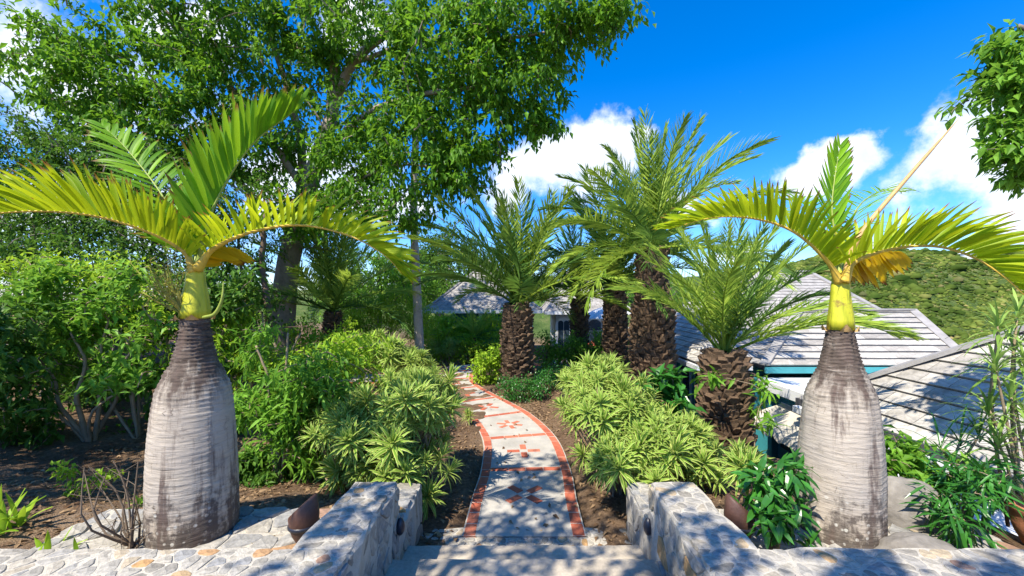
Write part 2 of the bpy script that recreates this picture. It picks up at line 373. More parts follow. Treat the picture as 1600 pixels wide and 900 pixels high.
def grow(parent, limbs, blobs, leaf, leafmat, seed, per=16, woodmat='bark_grey', twr=.008, droop=.3, spread=.16, size=(.7, 1.25),
         limb_names=None, crown='crown', taper=.45, sides=8, updir=.2):
    """limbs: list of (points, r0, r1); blobs: list of (centre, (rx,ry,rz), twigs). Twigs reach from the limbs into the blobs and carry the leaves."""
    r = np.random.default_rng(seed)
    nodes = []
    for k, (pts, r0, r1) in enumerate(limbs):
        n = max(6, len(pts) * 5); S = spline(pts, n)
        S[1:-1] += r.normal(size=(n - 2, 3)) * min(r0, .06) * .12
        mb = MB(); mb.add(*tube(S, np.linspace(r0, r1, n), sides))
        nm = 'trunk' if k == 0 else 'branch'
        if limb_names: nm = limb_names[k]
        mb.build(nm, woodmat, parent, True)
        nodes.append(S[n // 4:] if k == 0 else S[n // 6:])
    nodes = np.concatenate(nodes)
    ends = []
    for c, rad, nt in blobs:
        u = unit(r.normal(size=(nt, 3))); rr = r.uniform(.12, 1, size=(nt, 1)) ** .5
        lob = unit(r.normal(size=(7, 3))); am = r.uniform(-.28, .42, 7); rr = rr * (1 + (np.maximum(0, u @ lob.T) ** 5 @ am))[:, None] * np.where(r.uniform(size=(nt, 1)) < .18, 1.38, 1.0)
        ends.append(np.array(tuple(c)) + u * rr * np.array(rad))
    ends = np.concatenate(ends)
    dmin = np.array([np.min(np.sum((nodes - e) ** 2, 1)) for e in ends]); ends = ends[np.argsort(dmin)]
    NB = np.zeros((len(nodes) + 3 * len(ends), 3)); NB[:len(nodes)] = nodes; nn = len(nodes)
    tw = MB(); lf = MB(); LP, LD, LU = [], [], []
    for e in ends:
        dd = np.sum((NB[:nn] - e) ** 2, 1) + .3 * np.maximum(0, NB[:nn, 2] - e[2]) ** 2
        a = NB[np.argmin(dd)]; d = e - a; L = np.linalg.norm(d) + 1e-6
        mid = a + d * .5 + np.array([0, 0, .12 * L]) + r.normal(size=3) * .06 * L
        P = np.stack([a, a * .25 + mid * .5 + e * .25, mid * .35 + e * .65 + (0, 0, .02 * L), e]); P[1] = .5 * (a + mid)
        rt = twr * (1 + 1.6 * min(L, 1.5)); tw.add(*tube(P, np.array([rt, rt * .75, rt * .5, rt * .3]), 4, False))
        NB[nn:nn + 3] = P[1:]; nn += 3
        td = unit(P[3] - P[2]); m = per
        seglen = min(L, spread * 3.2)
        s = r.uniform(0, 1, m); pos = e - td * (s * seglen)[:, None] * .8 + r.normal(size=(m, 3)) * spread * .42
        dr = td * .5 + unit(r.normal(size=(m, 3))) * .9 + np.array([0, 0, -droop])
        LP.append(pos); LD.append(dr); LU.append(unit(r.normal(size=(m, 3))) * .55 + np.array([0, 0, 1.0]) + np.array(tuple(to_sun)) * updir)
    tag(tw.build('twigs', woodmat, parent), kind='stuff')
    LP, LD, LU = map(np.concatenate, (LP, LD, LU))
    place_leaves(lf, leaf, LP, LD, LU, r.uniform(*size, len(LP)))
    return lf.build(crown, leafmat, parent)

# ------------------------------------------------------------ the ground and the far hill
def sstep(a, b, x): t_ = np.clip((x - a) / (b - a), 0, 1); return t_ * t_ * (3 - 2 * t_)
def gh(x, y):
    x = np.asarray(x, float); y = np.asarray(y, float)
    z = np.zeros_like(x)
    bed = (1 - sstep(3.0, 5.2, y)) * sstep(1.02, 1.3, np.abs(x))
    z = z + .42 * bed * (1 - sstep(3.9, 4.5, x))
    z = z - .07 * (1 - sstep(.62, .72, np.abs(x))) * (y < 12) * (y > 3.0)
    z = z + 1.1 * sstep(-4, -14, x) + 3.0 * sstep(-14, -60, x)
    drop = sstep(3.35, 4.3, x - .0) * sstep(5.3, 6.6, y)
    z = z - 2.0 * drop
    z = z - .12 * sstep(3.6, 4.2, x) * (1 - sstep(5.3, 6.6, y))
    z = z - .5 * sstep(12, 17, y)
    z = z - 26 * sstep(24, 130, y) - 30 * sstep(10, 90, x) * sstep(14, 80, y)
    z = z - .0 * y
    z = np.where(y < 2.0, np.minimum(z, 0.0), z)
    near = (np.abs(x) < 14) & (y < 22) & ((np.abs(x + .0) > .75) | (y > 30))
    bumpy = .025 * vnoise(np.stack([x, y, 0 * x], -1), 3.1, 3) + .018 * vnoise(np.stack([x, y, 0 * x], -1), 9.0, 4)
    z = z + np.where(near, bumpy, 0)
    return z
def axis(lo, hi, fine_lo, fine_hi, step, growth=1.22):
    a = list(np.arange(fine_lo, fine_hi, step)); s = step; v = a[-1]
    while v < hi: s *= growth; v += s; a.append(v)
    s = step; v = a[0]
    while v > lo: s *= growth; v -= s; a.insert(0, v)
    return np.array(a)
xs = axis(-4000, 4000, -7, 7, .08); ys = axis(-4000, 6000, 2.0, 16, .09)
gx, gy = np.meshgrid(xs, ys, indexing='ij'); gz = gh(gx, gy)
ny = len(ys); i, j = np.meshgrid(np.arange(len(xs) - 1), np.arange(ny - 1), indexing='ij')
F = np.stack([i * ny + j, (i + 1) * ny + j, (i + 1) * ny + j + 1, i * ny + j + 1], -1).reshape(-1, 4)
tag(link('ground', mesh_np('ground', np.stack([gx, gy, gz], -1), [F], True), 'ground'), kind='structure')

def hillh(x, y):
    # skyline across the valley, read off bearing by bearing
    b = x / np.maximum(y, 1)
    top = np.interp(b, [-.6, -.2, .2, .5, .62, .74, .86, .95, 1.1, 1.3, 1.6, 2.2], [8, 14, 18, 22, 27, 36, 41, 42, 40, 43, 46, 40])
    k = sstep(120, 340, y); z = -58 + (58 + top) * k
    z = z - 60 * sstep(360, 700, y)
    P = np.stack([x, y, 0 * x], -1)
    return z + (3.0 * vnoise(P, .05, 11) + 1.6 * vnoise(P, .13, 12)) * np.clip(k * 2, 0, 1)
hx = np.linspace(-250, 800, 150); hy = np.linspace(100, 720, 110); gx, gy = np.meshgrid(hx, hy, indexing='ij'); hz = hillh(gx, gy)
ny = len(hy); i, j = np.meshgrid(np.arange(len(hx) - 1), np.arange(ny - 1), indexing='ij')
F = np.stack([i * ny + j, (i + 1) * ny + j, (i + 1) * ny + j + 1, i * ny + j + 1], -1).reshape(-1, 4)
tag(link('hill', mesh_np('hill', np.stack([gx, gy, hz], -1), [F], True), 'hill'), kind='structure')
# scrub on the hill: thousands of lumpy crowns, one mass
ico = np.array([(0, 0, 1), (.89, 0, .45), (.28, .85, .45), (-.72, .53, .45), (-.72, -.53, .45), (.28, -.85, .45),
                (.72, .53, -.3), (-.28, .85, -.3), (-.89, 0, -.3), (-.28, -.85, -.3), (.72, -.53, -.3)])
icf = np.array([(0,1,2),(0,2,3),(0,3,4),(0,4,5),(0,5,1),(1,6,2),(2,7,3),(3,8,4),(4,9,5),(5,10,1),(2,6,7),(3,7,8),(4,8,9),(5,9,10),(1,10,6)])
N = 42000; yy = rng.uniform(190, 350, N); bb = rng.uniform(.45, 1.55, N); xx = bb * yy
S = np.exp(rng.normal(-.35, .5, N)); keep = vnoise(np.stack([xx, yy, 0 * xx], -1), .11, 77) + rng.normal(size=N) * .5 > -.55; xx, yy, S = xx[keep], yy[keep], (np.clip(S, .35, 3.2) * np.where(rng.uniform(size=len(S)) < .05, 2.4, 1.0))[keep]; N = len(xx); Vh = ico[None] * rng.uniform(.65, 1.35, (N, 11, 3)) * S[:, None, None] * (1, 1, .62)
Vh = Vh + np.stack([xx, yy, hillh(xx, yy) + S * .12], -1)[:, None]
Fh = (icf[None] + (np.arange(N) * 11)[:, None, None]).reshape(-1, 3)
tag(link('hillside_scrub', mesh_np('hillside_scrub', Vh, [Fh], True), 'leaf_hill'), 'low green scrub covering the hill across the valley', 'scrub', kind='stuff')

# ------------------------------------------------------------ Voronoi stones
def clip(poly, p, n):
    """keep the side where (q-p).n <= 0"""
    out = []; k = len(poly)
    for a in range(k):
        q, s = poly[a], poly[(a + 1) % k]; dq = (q - p) @ n; ds = (s - p) @ n
        if dq <= 0: out.append(q)
        if dq * ds < 0: out.append(q + (s - q) * dq / (dq - ds))
    return out
def cells(w_, h_, size, seed, asp=1.5, poly=None):
    r = np.random.default_rng(seed); nx = max(2, round(w_ / (size * asp))); nyy = max(1, round(h_ / size))
    pts = np.array([((a + .5 + .5 * (b % 2) - .25 + r.uniform(-.47, .47)) / nx * w_, (b + .5 + r.uniform(-.47, .47)) / nyy * h_) for a in range(nx) for b in range(nyy)])
    pts = pts[r.uniform(size=len(pts)) > .16]
    base = [np.array(q, float) for q in (poly or [(0, 0), (w_, 0), (w_, h_), (0, h_)])]
    res = []
    for a, p in enumerate(pts):
        pl = base; dd = np.sum((pts - p) ** 2, 1)
        for b in np.argsort(dd)[1:22]:
            m_ = (p + pts[b]) / 2; n_ = pts[b] - p; n_ = n_ / np.linalg.norm(n_)
            pl = clip(pl, m_ - n_ * .0042 * r.uniform(.5, 1.8), n_)
            if len(pl) < 3: break
        if len(pl) >= 3:
            pl = np.array(pl); ar = .5 * abs(np.sum(pl[:, 0] * np.roll(pl[:, 1], -1) - pl[:, 1] * np.roll(pl[:, 0], -1)))
            if ar > .0008: res.append(pl)
    return res
def chaikin(P):
    Q = np.roll(P, -1, 0); return np.stack([.78 * P + .22 * Q, .22 * P + .78 * Q], 1).reshape(-1, 2)
def stones(parent, o, ux, uy, un, w_, h_, size, seed, h=.012, asp=1.5, name='stone', mat='stone', warp=None):
    o, ux, uy, un = (np.array(v, float) for v in (o, ux, uy, un)); r = np.random.default_rng(seed + 1)
    pw = np.array(parent_world(parent).inverted()); k0 = 0
    for pl in cells(w_, h_, size, seed, asp):
        c0 = pl.mean(0); pl = c0 + (pl - c0) * .985; P = chaikin(pl)
        if len(P) > 12: P = chaikin(pl[::1])
        c = P.mean(0); hh = h * r.uniform(.35, 1.5); tl = r.normal(size=2) * hh * 1.6
        rings = []
        for sc_, zz in ((1.0, -.02), (.99, hh * .45), (.92, hh * .92), (.55, hh * 1.0)):
            Q = c + (P - c) * sc_; z = zz + ((Q - c) @ tl if zz > 0 else 0)
            rings.append(o + Q[:, :1] * ux + Q[:, 1:] * uy + np.broadcast_to(np.asarray(z).reshape(-1, 1) if np.ndim(z) else np.full((len(Q), 1), z), (len(Q), 1)) * un)
        k = len(P); V = np.concatenate(rings + [(o + c[0] * ux + c[1] * uy + un * hh * 1.08)[None]])
        V[k:] += vnoise(V[k:], 38, seed)[:, None] * un * h * .35 + r.normal(size=(len(V) - k, 3)) * h * .10
        if warp: V = warp(V)
        cen = V[-1].copy(); jj = np.arange(k); F4 = np.concatenate([np.stack([a * k + jj, a * k + (jj + 1) % k, (a + 1) * k + (jj + 1) % k, (a + 1) * k + jj], -1) for a in range(3)])
        F3 = np.stack([3 * k + jj, 3 * k + (jj + 1) % k, np.full(k, 4 * k)], -1)
        ob = link(name, mesh_np(name, V - cen, [F4, F3], False), mat, parent)
        ob.location = (pw[:3, :3] @ cen + pw[:3, 3])

# ------------------------------------------------------------ path
ctrl = [(0, 3.72), (0.0, 4.4), (.02, 5.2), (-.07, 6.3), (-.40, 7.4), (-.85, 8.3), (-1.35, 9.2), (-1.78, 10.1), (-2.0, 11.0), (-2.03, 12.0), (-1.9, 13.0), (-1.45, 14.0), (-.7, 14.8), (.3, 15.3)]
CL2 = spline([(x, y, 0) for x, y in ctrl], 900)[:, :2]
seg = np.linalg.norm(np.diff(CL2, axis=0), axis=1); ARC = np.concatenate([[0], np.cumsum(seg)])
def at_s(s):
    p = np.array([np.interp(s, ARC, CL2[:, 0]), np.interp(s, ARC, CL2[:, 1])]); e = .03
    q = np.array([np.interp(min(s + e, ARC[-1]), ARC, CL2[:, 0]), np.interp(min(s + e, ARC[-1]), ARC, CL2[:, 1])])
    q0 = np.array([np.interp(max(s - e, 0), ARC, CL2[:, 0]), np.interp(max(s - e, 0), ARC, CL2[:, 1])])
    T = q - q0; T = T / np.linalg.norm(T); return p, T, np.array([T[1], -T[0]])
PW, BW = .575, .118
path = tag(bpy.data.objects.new('path', None), kind='structure'); col.objects.link(path)
def strip(o0, o1, z0, z1, s0, s1, n=140):
    V = []
    for s in np.linspace(s0, s1, n):
        p, T, Nn = at_s(s); zd = -.35 * float(sstep(12, 16, p[1]))
        for o_, z in ((o0, z0), (o0, z1), (o1, z1), (o1, z0)): V.append((*(p + Nn * o_), z + zd))
    F = [(4 * a + b, 4 * a + b + 1, 4 * a + b + 5, 4 * a + b + 4) for a in range(n - 1) for b in range(3)]
    return np.array(V), [np.array(F)]
mb = MB(); mb.add(*strip(-PW + BW + .004, PW - BW - .004, -.12, .0, 0, ARC[-1])); slab = mb.build('slab', 'concrete_path', path)
tag(slab, 'pale poured concrete centre of the walk')
def bevel_box(lx, ly, h, b=.006):
    P = [(-lx, -ly), (lx, -ly), (lx, ly), (-lx, ly)]; Q = [(-lx + b, -ly + b), (lx - b, -ly + b), (lx - b, ly - b), (-lx + b, ly - b)]
    V = [(x, y, -.06) for x, y in P] + [(x, y, h - b) for x, y in P] + [(x, y, h) for x, y in Q]
    j = np.arange(4); F = [np.stack([a * 4 + j, a * 4 + (j + 1) % 4, a * 4 + 4 + (j + 1) % 4, a * 4 + 4 + j], -1) for a in range(2)]
    return mesh_np('brick', V, [np.concatenate(F), np.array([[8, 9, 10, 11]])])
bm_edge = bevel_box(.5, .5, .5) if False else None
BL = .205
brick_me = bevel_box(BL / 2 - .0055, BW / 2 - .002, .010); brick_me.materials.append(M['brick'])
mb = MB()
for sgn in (-1, 1):
    s = 0.0; off = sgn * (PW - BW / 2)
    k = 0
    while s < ARC[-1] - .1:
        p, T, Nn = at_s(s)
        # length on the curve's inside or outside
        p2, _, N2 = at_s(min(s + .2, ARC[-1])); chord = np.linalg.norm((p2 + N2 * off) - (p + Nn * off)) / .2
        ds = BL / max(chord, .4); pm, Tm, Nm = at_s(s + ds / 2); q = pm + Nm * off
        b = link('brick', brick_me, None, path); b.location = (q[0], q[1], rnd.uniform(-.003, .003) - .35 * float(sstep(12, 16, q[1]))); b.rotation_euler = (rnd.gauss(0, .008), rnd.gauss(0, .008), math.atan2(Tm[1], Tm[0]) + rnd.gauss(0, .012))
        s += ds; k += 1
mb.add(*strip(-PW - .01, -PW + BW + .004, -.12, .005, 0, ARC[-1])); mb.add(*strip(PW - BW - .004, PW + .01, -.12, .005, 0, ARC[-1])); mb.build('mortar_bed', 'mortar', path)
inlay_me = bevel_box(.10, .047, .0065, .003); inlay_me.materials.append(M['brick'])
arm_me = bevel_box(.098, .05, .0065, .003); arm_me.materials.append(M['brick'])
def inlay(me, q, ang, sx=1, sy=1):
    b = link('brick', me, None, path); b.location = (q[0], q[1], rnd.uniform(-.0012, .0012) - .35 * float(sstep(12, 16, q[1]))); b.rotation_euler = (0, 0, ang + rnd.gauss(0, .01)); b.scale = (sx, sy, 1)
def s_of_y(y): return float(np.interp(y, CL2[:, 1], ARC))
s = s_of_y(5.18); bars = []
while s < ARC[-1] - .3: bars.append(s); s += 1.24
for s in bars:
    p, T, Nn = at_s(s); wd = (PW - BW) * 2; n = 4
    for k in range(n):
        o_ = -wd / 2 + (k + .5) * wd / n; inlay(inlay_me, p + Nn * o_, math.atan2(Nn[1], Nn[0]), (wd / n - .008) / .2, 1)
for k, s in enumerate([bars[0] - .66] + [b + .62 for b in bars[:-1]]):
    p, T, Nn = at_s(s); a0 = math.atan2(T[1], T[0])
    arms, ph, rad = ((4, R(45), .160), (4, 0, .150), (6, R(0), .150))[k % 3]
    for q in range(arms):
        a = a0 + ph + q * 2 * math.pi / arms; inlay(arm_me, p + np.array([math.cos(a), math.sin(a)]) * rad, a, .92 if arms == 4 else .82, .88 if arms == 4 else .72)
# a second walk leaves the garden on the west side, seen as a pale patch among the shrubs
bp = tag(bpy.data.objects.new('path', None), kind='structure'); col.objects.link(bp); bp.location = (-4.75, 11.0, .0)
V, Fq = box(-1.1, .9, -.55, .55, -.12, .015); link('slab', mesh_np('slab', V, Fq), 'concrete_path', bp)
for k in range(10):
    for yv in (-.61, .61):
        b = link('brick', brick_me, None, bp); b.location = (-1.0 + k * .207, yv, .012)

# ------------------------------------------------------------ steps and stone walls
stairs = thing('garden_stairs', (0, 2.2, 0), 'pale concrete steps between the two stone cheek walls', 'steps')
rn = np.random.default_rng(3)
for k in range(4):
    z1 = .15 * (k + 1); yf = 3.36 - .405 * k; yb = yf - .52 if k < 3 else -3.2
    lx = 1.02 if k < 3 else 1.0
    nx_ = 40; X_ = np.linspace(-lx, lx, nx_); V = []
    for x in X_:
        e = .004 * math.sin(x * 9 + k) + rn.normal() * .0015
        V += [(x, yf + e, -.1), (x, yf + e, z1 - .014), (x, yf - .014 + e, z1 + rn.normal() * .0008), (x, yb, z1), (x, yb, -.1)]
    Fs = [(5 * a + b, 5 * a + 5 + b, 5 * a + 6 + b, 5 * a + 1 + b) for a in range(nx_ - 1) for b in range(4)]
    ob = link('step', mesh_np('step', np.array(V) - (0, 2.2, 0), [np.array(Fs)]), 'concrete_step', stairs)
apron = thing('cobble_apron', (0, 3.6, 0), 'strip of cobbles set in mortar between the lowest step and the path', 'paving')
apx = np.linspace(-1.0, 1.0, 24)
pol = [(x, 3.3) for x in apx] + [(x, 3.93 - .13 * abs(x) ** 2.2) for x in apx[::-1]]
mb = MB(); mb.add(*prism(pol, -.14, -.012)); mb.build('mortar_bed', 'mortar', apron)
stones(apron, (-1.0, 3.34, -.012), (1, 0, 0), (0, 1, 0), (0, 0, 1), 2.0, .52, .062, 21, .007, 1.3, 'cobble')

WT = .80
def rough_block(poly, z0, z1, seed, parent, name='mortar_core', jit=.012):
    """wall core with uneven arrises"""
    P = []
    for a in range(len(poly)):
        q, s = np.array(poly[a], float), np.array(poly[(a + 1) % len(poly)], float); n = max(1, int(np.linalg.norm(s - q) / .12))
        P += [q + (s - q) * k / n for k in range(n)]
    P = np.array(P); c = P.mean(0); k = len(P); rr = np.random.default_rng(seed)
    rings = []
    for z, ins in ((z0, 0), ((z0 + z1) / 2, 0), (z1 - .030, .0), (z1 - .0065, .018)):
        d = rr.normal(size=P.shape) * jit
        Q = P + d - unit(P - c) * ins; rings.append(np.column_stack([Q, np.full(k, z)]))
    V = np.concatenate(rings); jj = np.arange(k); F4 = np.concatenate([np.stack([a * k + jj, a * k + (jj + 1) % k, (a + 1) * k + (jj + 1) % k, (a + 1) * k + jj], -1) for a in range(3)])
    m_ = MB(); m_.add(V, [F4, (np.arange(k) + 3 * k)[None]]); return m_.build(name, 'mortar', parent)
for sg, lab in ((-1, 'low rubble stone wall with cheek beside the steps, below the palm with shrubs behind it'),
                (1, 'low rubble stone wall with cheek beside the steps, below the palm in front of the roofs')):
    wl = thing('stone_wall', (sg * 1.0, 2.1, 0), lab, 'stone wall', 'rubble walls flanking the steps')
    fr = [(sg * .985, 1.83), (sg * 5.2, 1.83), (sg * 5.2, 2.29), (sg * 1.33, 2.29)]
    ck = [(sg * 1.33, 2.29), (sg * 1.30, 3.12), (sg * .99, 3.12), (sg * .985, 1.83)]
    full = fr[:-1] + ck[:-1]
    rough_block(full if sg > 0 else full[::-1], -.2, WT, 5 + sg, wl)
    low = [(sg * .975, 3.10), (sg * 1.27, 3.10), (sg * 1.24, 3.80), (sg * .985, 3.82)]
    rough_block(low if sg > 0 else low[::-1], -.2, .47, 9 + sg, wl)
    x0 = .99 if sg > 0 else -5.2
    stones(wl, (x0, 1.84, WT - .008), (1, 0, 0), (0, 1, 0), (0, 0, 1), 4.21, .44, .066, 31 + sg, .005, 1.6)
    stones(wl, (.995 if sg > 0 else -1.315, 2.29, WT - .008), (1, 0, 0), (0, 1, 0), (0, 0, 1), .32, .82, .075, 41 + sg, .005, 1.15)
    stones(wl, (.98 if sg > 0 else -1.25, 3.13, .462), (1, 0, 0), (0, 1, 0), (0, 0, 1), .27, .66, .12, 51 + sg, .014, 1.0)
    # inner face: rubble laid on edge
    stones(wl, (sg * .985, 1.86, -.02), (0, 1, 0), (0, 0, 1), (-sg, 0, 0), 1.26, .79, .22, 61 + sg, .012, .5)
    stones(wl, (sg * .982, 3.13, -.02), (0, 1, 0), (0, 0, 1), (-sg, 0, 0), .66, .46, .19, 71 + sg, .012, .55)
    # end face
    stones(wl, (sg * 1.0 if sg > 0 else -1.24, 3.82, -.02), (1, 0, 0), (0, 0, 1), (0, 1, 0), .24, .47, .15, 81 + sg, .02, .8)
    # step light
    lt = thing('wall_light', (sg * .955, 3.06, .47), ('dark shell step light on the shaded cheek wall' if sg < 0 else 'dark shell step light on the sunlit cheek wall'), 'wall light', 'step lights on the cheek walls')
    prof = [(.0, .075), (.022, .062), (.036, .035), (.043, 0), (.038, -.03), (.024, -.052), (.0, -.062)]
    V, Fq = lathe([(max(r_, .001), z) for r_, z in prof], 18)
    link('shade', mesh_np('shade', V * (.8, 1, 1), Fq, True), 'lamp_black', lt)
    V, Fq = box(min(.01 * sg, .05 * sg), max(.01 * sg, .05 * sg), -.02, .02, -.03, .03); link('mount', mesh_np('mount', V, Fq), 'lamp_black', lt)

# flag stones laid round the feet of the bottle palms
for sg, lab in ((-1, 'flat paving stones at the foot of the bottle palm beside the dark shrubbery'), (1, 'flat paving stones at the foot of the bottle palm beside the boulder')):
    fl = thing('flagstone_bed', (sg * 2.4, 2.8, .44), lab, 'paving', 'paving stones at the palm feet')
    x0 = -3.5 if sg < 0 else 1.35
    V, Fq = box(x0, x0 + (2.15), 2.3, 3.35, .2, .455); m_ = MB(); m_.add(V, Fq); m_.build('mortar_bed', 'mortar', fl)
    stones(fl, (x0, 2.3, .452), (1, 0, 0), (0, 1, 0), (0, 0, 1), 2.15, 1.05, .14, 91 + sg, .018, 1.5)
    # clay up-light
    cx_, cy_ = (W(475, 800, 2.78).x, 2.78) if sg < 0 else (W(1155, 800, 2.78).x, 2.78)
    pot = thing('clay_uplight', (cx_, cy_, .47), ('brown clay garden uplight behind the shaded cheek wall' if sg < 0 else 'brown clay garden uplight behind the sunlit cheek wall'), 'garden light', 'clay garden lights')
    prof = [(.02, 0), (.075, 0), (.07, .02), (.045, .05), (.05, .07), (.075, .12), (.093, .18), (.098, .24), (.088, .30), (.072, .33), (.066, .33), (.08, .29), (.088, .24), (.08, .18), (.03, .10)]
    V, Fq = lathe(prof, 24); V = V.copy(); V[:, 2] += np.where(V[:, 2] > .26, (-V[:, 0] * sg) * .9, 0)
    link('shell', mesh_np('shell', V, Fq, True), 'clay_brown', pot)
    V, Fq = lathe([(.094, .172), (.101, .178), (.101, .192), (.095, .198)], 24); link('band', mesh_np('band', V, Fq, True), 'lamp_black', pot)

# ------------------------------------------------------------ bottle palms
def frond(palm, ctrl, r0, up, n, Lmax, mat, rmat, seed, lift=58, spreadang=62, wd=.031, droop=.10, t0=.13, name='frond', sides=(-1, 1), arch=None, tipfac=.45, lenf=None):
    r = np.random.default_rng(seed); K = 60; S = spline(ctrl, K); base = S[0].copy()
    fr = bpy.data.objects.new(name, None)
    T = unit(np.gradient(S, axis=0)); up = np.array(up, float)
    U = unit(up - T * (T @ up)[:, None]); Sd = np.cross(T, U)
    rad = np.interp(np.linspace(0, 1, K), [0, .05, .12, .3, 1], [r0 * 2.3, r0 * 1.75, r0 * 1.1, r0 * .66, r0 * .12])
    m_ = MB(); V, Fq = tube(S, rad, 6)
    m_.add(V - base, Fq); me = m_.mesh(name, True)
    fr = bpy.data.objects.new(name, me); me.materials.append(M[rmat]); fr.parent = palm
    pw = parent_world(palm).inverted(); fr.location = pw @ Vector(base); col.objects.link(fr)
    for i in range(n):
        t_ = t0 + (1 - t0) * (i + .5) / n
        for s in sides:
            tt = min(.995, t_ + r.uniform(-.3, .3) / n); k = min(K - 1, int(tt * (K - 1)))
            a = R(np.interp(tt, [0, .6, 1], [spreadang + 8, spreadang - 5, 22]) + r.normal() * 3.0); v = R(lift + r.normal() * 6)
            d = math.cos(a) * T[k] + math.sin(a) * (s * Sd[k] * math.cos(v) + U[k] * math.sin(v))
            L = Lmax * np.interp(tt, *(lenf or ([0, .2, .5, .8, 1], [.55, .85, 1, .8, tipfac]))) * r.uniform(.9, 1.08)
            if r.uniform() < .035: L *= r.uniform(.35, .7)
            dr_ = droop * r.uniform(.4, 2.0)
            m = 6; p = S[k].copy(); P = [p.copy()]; D = []
            dd = d.copy()
            for q in range(m):
                D.append(unit(dd)); p = p + unit(dd) * L / m; P.append(p.copy()); dd = unit(dd) + np.array([0, 0, -dr_ * (q + 1) / m * 1.3])
            D.append(unit(dd)); P = np.array(P); D = np.array(D)
            wv = T[k] - D * (D @ T[k])[:, None]; wv = unit(wv); nv = np.cross(D, wv)
            ws = wd * np.array([.45, .9, 1, .95, .8, .55, .06]) * .5 * r.uniform(.85, 1.1)
            fold = .28
            V = np.stack([P + wv * ws[:, None] + nv * (ws * fold)[:, None], P, P - wv * ws[:, None] + nv * (ws * fold)[:, None]], 1).reshape(-1, 3)
            V = np.concatenate([V]); Fl = []
            for q in range(m): Fl += [(3*q, 3*q+1, 3*q+4, 3*q+3), (3*q+1, 3*q+2, 3*q+5, 3*q+4)]
            al = np.repeat(np.linspace(0, 1, m + 1), 3)
            me = mesh_np('leaflet', V - S[k], [np.array(Fl)], True, {'along': al}); me.materials.append(M[mat])
            ob = bpy.data.objects.new('leaflet', me); ob.parent = fr; ob.location = tuple(S[k] - base); col.objects.link(ob)
    return fr

def bottle_trunk(palm, prof, seed):
    prof = [(a * .79, b) for a, b in prof]
    n = 56; zs = np.linspace(prof[0][1], prof[-1][1], 190); rs = np.interp(zs, [p[1] for p in prof], [p[0] for p in prof])
    ker = np.ones(9) / 9; rs = np.convolve(np.pad(rs, 4, 'edge'), ker, 'valid')
    an = np.arange(n) * 2 * np.pi / n; A, Z = np.meshgrid(an, zs)
    P = np.stack([np.cos(A) * 2, np.sin(A) * 2, Z * 1.0], -1)
    ring_sp = np.interp(zs, [zs[0], zs[-1] * .6, zs[-1]], [.045, .035, .022]); ph = np.cumsum((zs[1] - zs[0]) / ring_sp)
    wob = vnoise(P, 1.3, seed) * .7
    saw = (ph[:, None] + wob) % 1.0
    neck = np.clip((Z / zs[-1] - .55) * 3.2, 0, 1)
    disp = (saw - .5) * (.0028 + .013 * neck) + vnoise(P, 3.5, seed + 1) * .006 + vnoise(P * (1, 1, 9), 2.0, seed + 2) * (.002 + .005 * neck)
    Rr = rs[:, None] * (1 + .035 * np.cos(A * 2 + seed) + .03 * np.cos(A + seed * 2 + Z * 1.3)) + disp
    V = np.stack([Rr * np.cos(A), Rr * np.sin(A), Z], -1).reshape(-1, 3); k = len(zs)
    i, j = np.meshgrid(np.arange(k - 1), np.arange(n), indexing='ij'); j2 = (j + 1) % n
    Fq = np.stack([i * n + j, i * n + j2, (i + 1) * n + j2, (i + 1) * n + j], -1).reshape(-1, 4)
    return link('trunk', mesh_np('trunk', V, [Fq], True), 'bottle_trunk', palm)
def crownshaft(palm, prof, seed):
    prof = [(a * .82, b) for a, b in prof]
    n = 30; V, Fq = lathe(prof, n); V = V.copy()
    a = np.arctan2(V[:, 1], V[:, 0]); rr = 1 + .05 * np.cos(3 * a + V[:, 2] * 5) + .03 * np.cos(7 * a + seed)
    V[:, 0] *= rr; V[:, 1] *= rr
    return link('crownshaft', mesh_np('crownshaft', V, Fq, True), 'shaft', palm)

K_ = 3.05 / FPX
def torn_sheath(palm, r0, z0, seed):
    r = np.random.default_rng(seed)
    for q in range(5):
        a0 = q * 1.3 + r.uniform(0, .5); wdt = r.uniform(.5, .9); n = 9; V = []
        hh = r.uniform(.02, .06)
        for k in range(n):
            a = a0 + wdt * (k / (n - 1) - .5); top = hh * (1 - abs(2 * k / (n - 1) - 1) ** 1.5) * r.uniform(.8, 1.1)
            for f, o_ in ((0, .004), (.5, .012), (1, .024)): V.append(((r0 + o_ + .01 * f * r.uniform()) * math.cos(a), (r0 + o_) * math.sin(a), z0 - .01 + top * f))
        F = [(3*k+b, 3*k+3+b, 3*k+4+b, 3*k+1+b) for k in range(n - 1) for b in range(2)]
        link('sheath', mesh_np('sheath', V, [np.array(F)], True), 'spear', palm)
def zpx(y): return EYE - (y - CY) * K_ - .45
LPX, RPX = 305, 1313
lp = thing('bottle_palm', ((LPX - CX) * K_, 3.05, .45), 'swollen grey bottle palm in front of the dark shrubbery', 'palm tree', 'bottle palms flanking the steps')
bottle_trunk(lp, [(73 * K_, -.05), (75 * K_, zpx(810)), (74 * K_, zpx(750)), (71 * K_, zpx(690)), (66 * K_, zpx(640)), (60 * K_, zpx(605)), (48 * K_, zpx(582)), (36 * K_, zpx(562)), (30 * K_, zpx(540)), (25 * K_, zpx(515)), (22 * K_, zpx(494))], 1)
crownshaft(lp, [(.02, zpx(497)), (24 * K_, zpx(497)), (24 * K_, zpx(485)), (20 * K_, zpx(460)), (15.5 * K_, zpx(440)), (15 * K_, zpx(428)), (11 * K_, zpx(416)), (.005, zpx(406))], 1)
Y0 = 3.05; torn_sheath(lp, 24 * K_ * .82, zpx(497), 5)
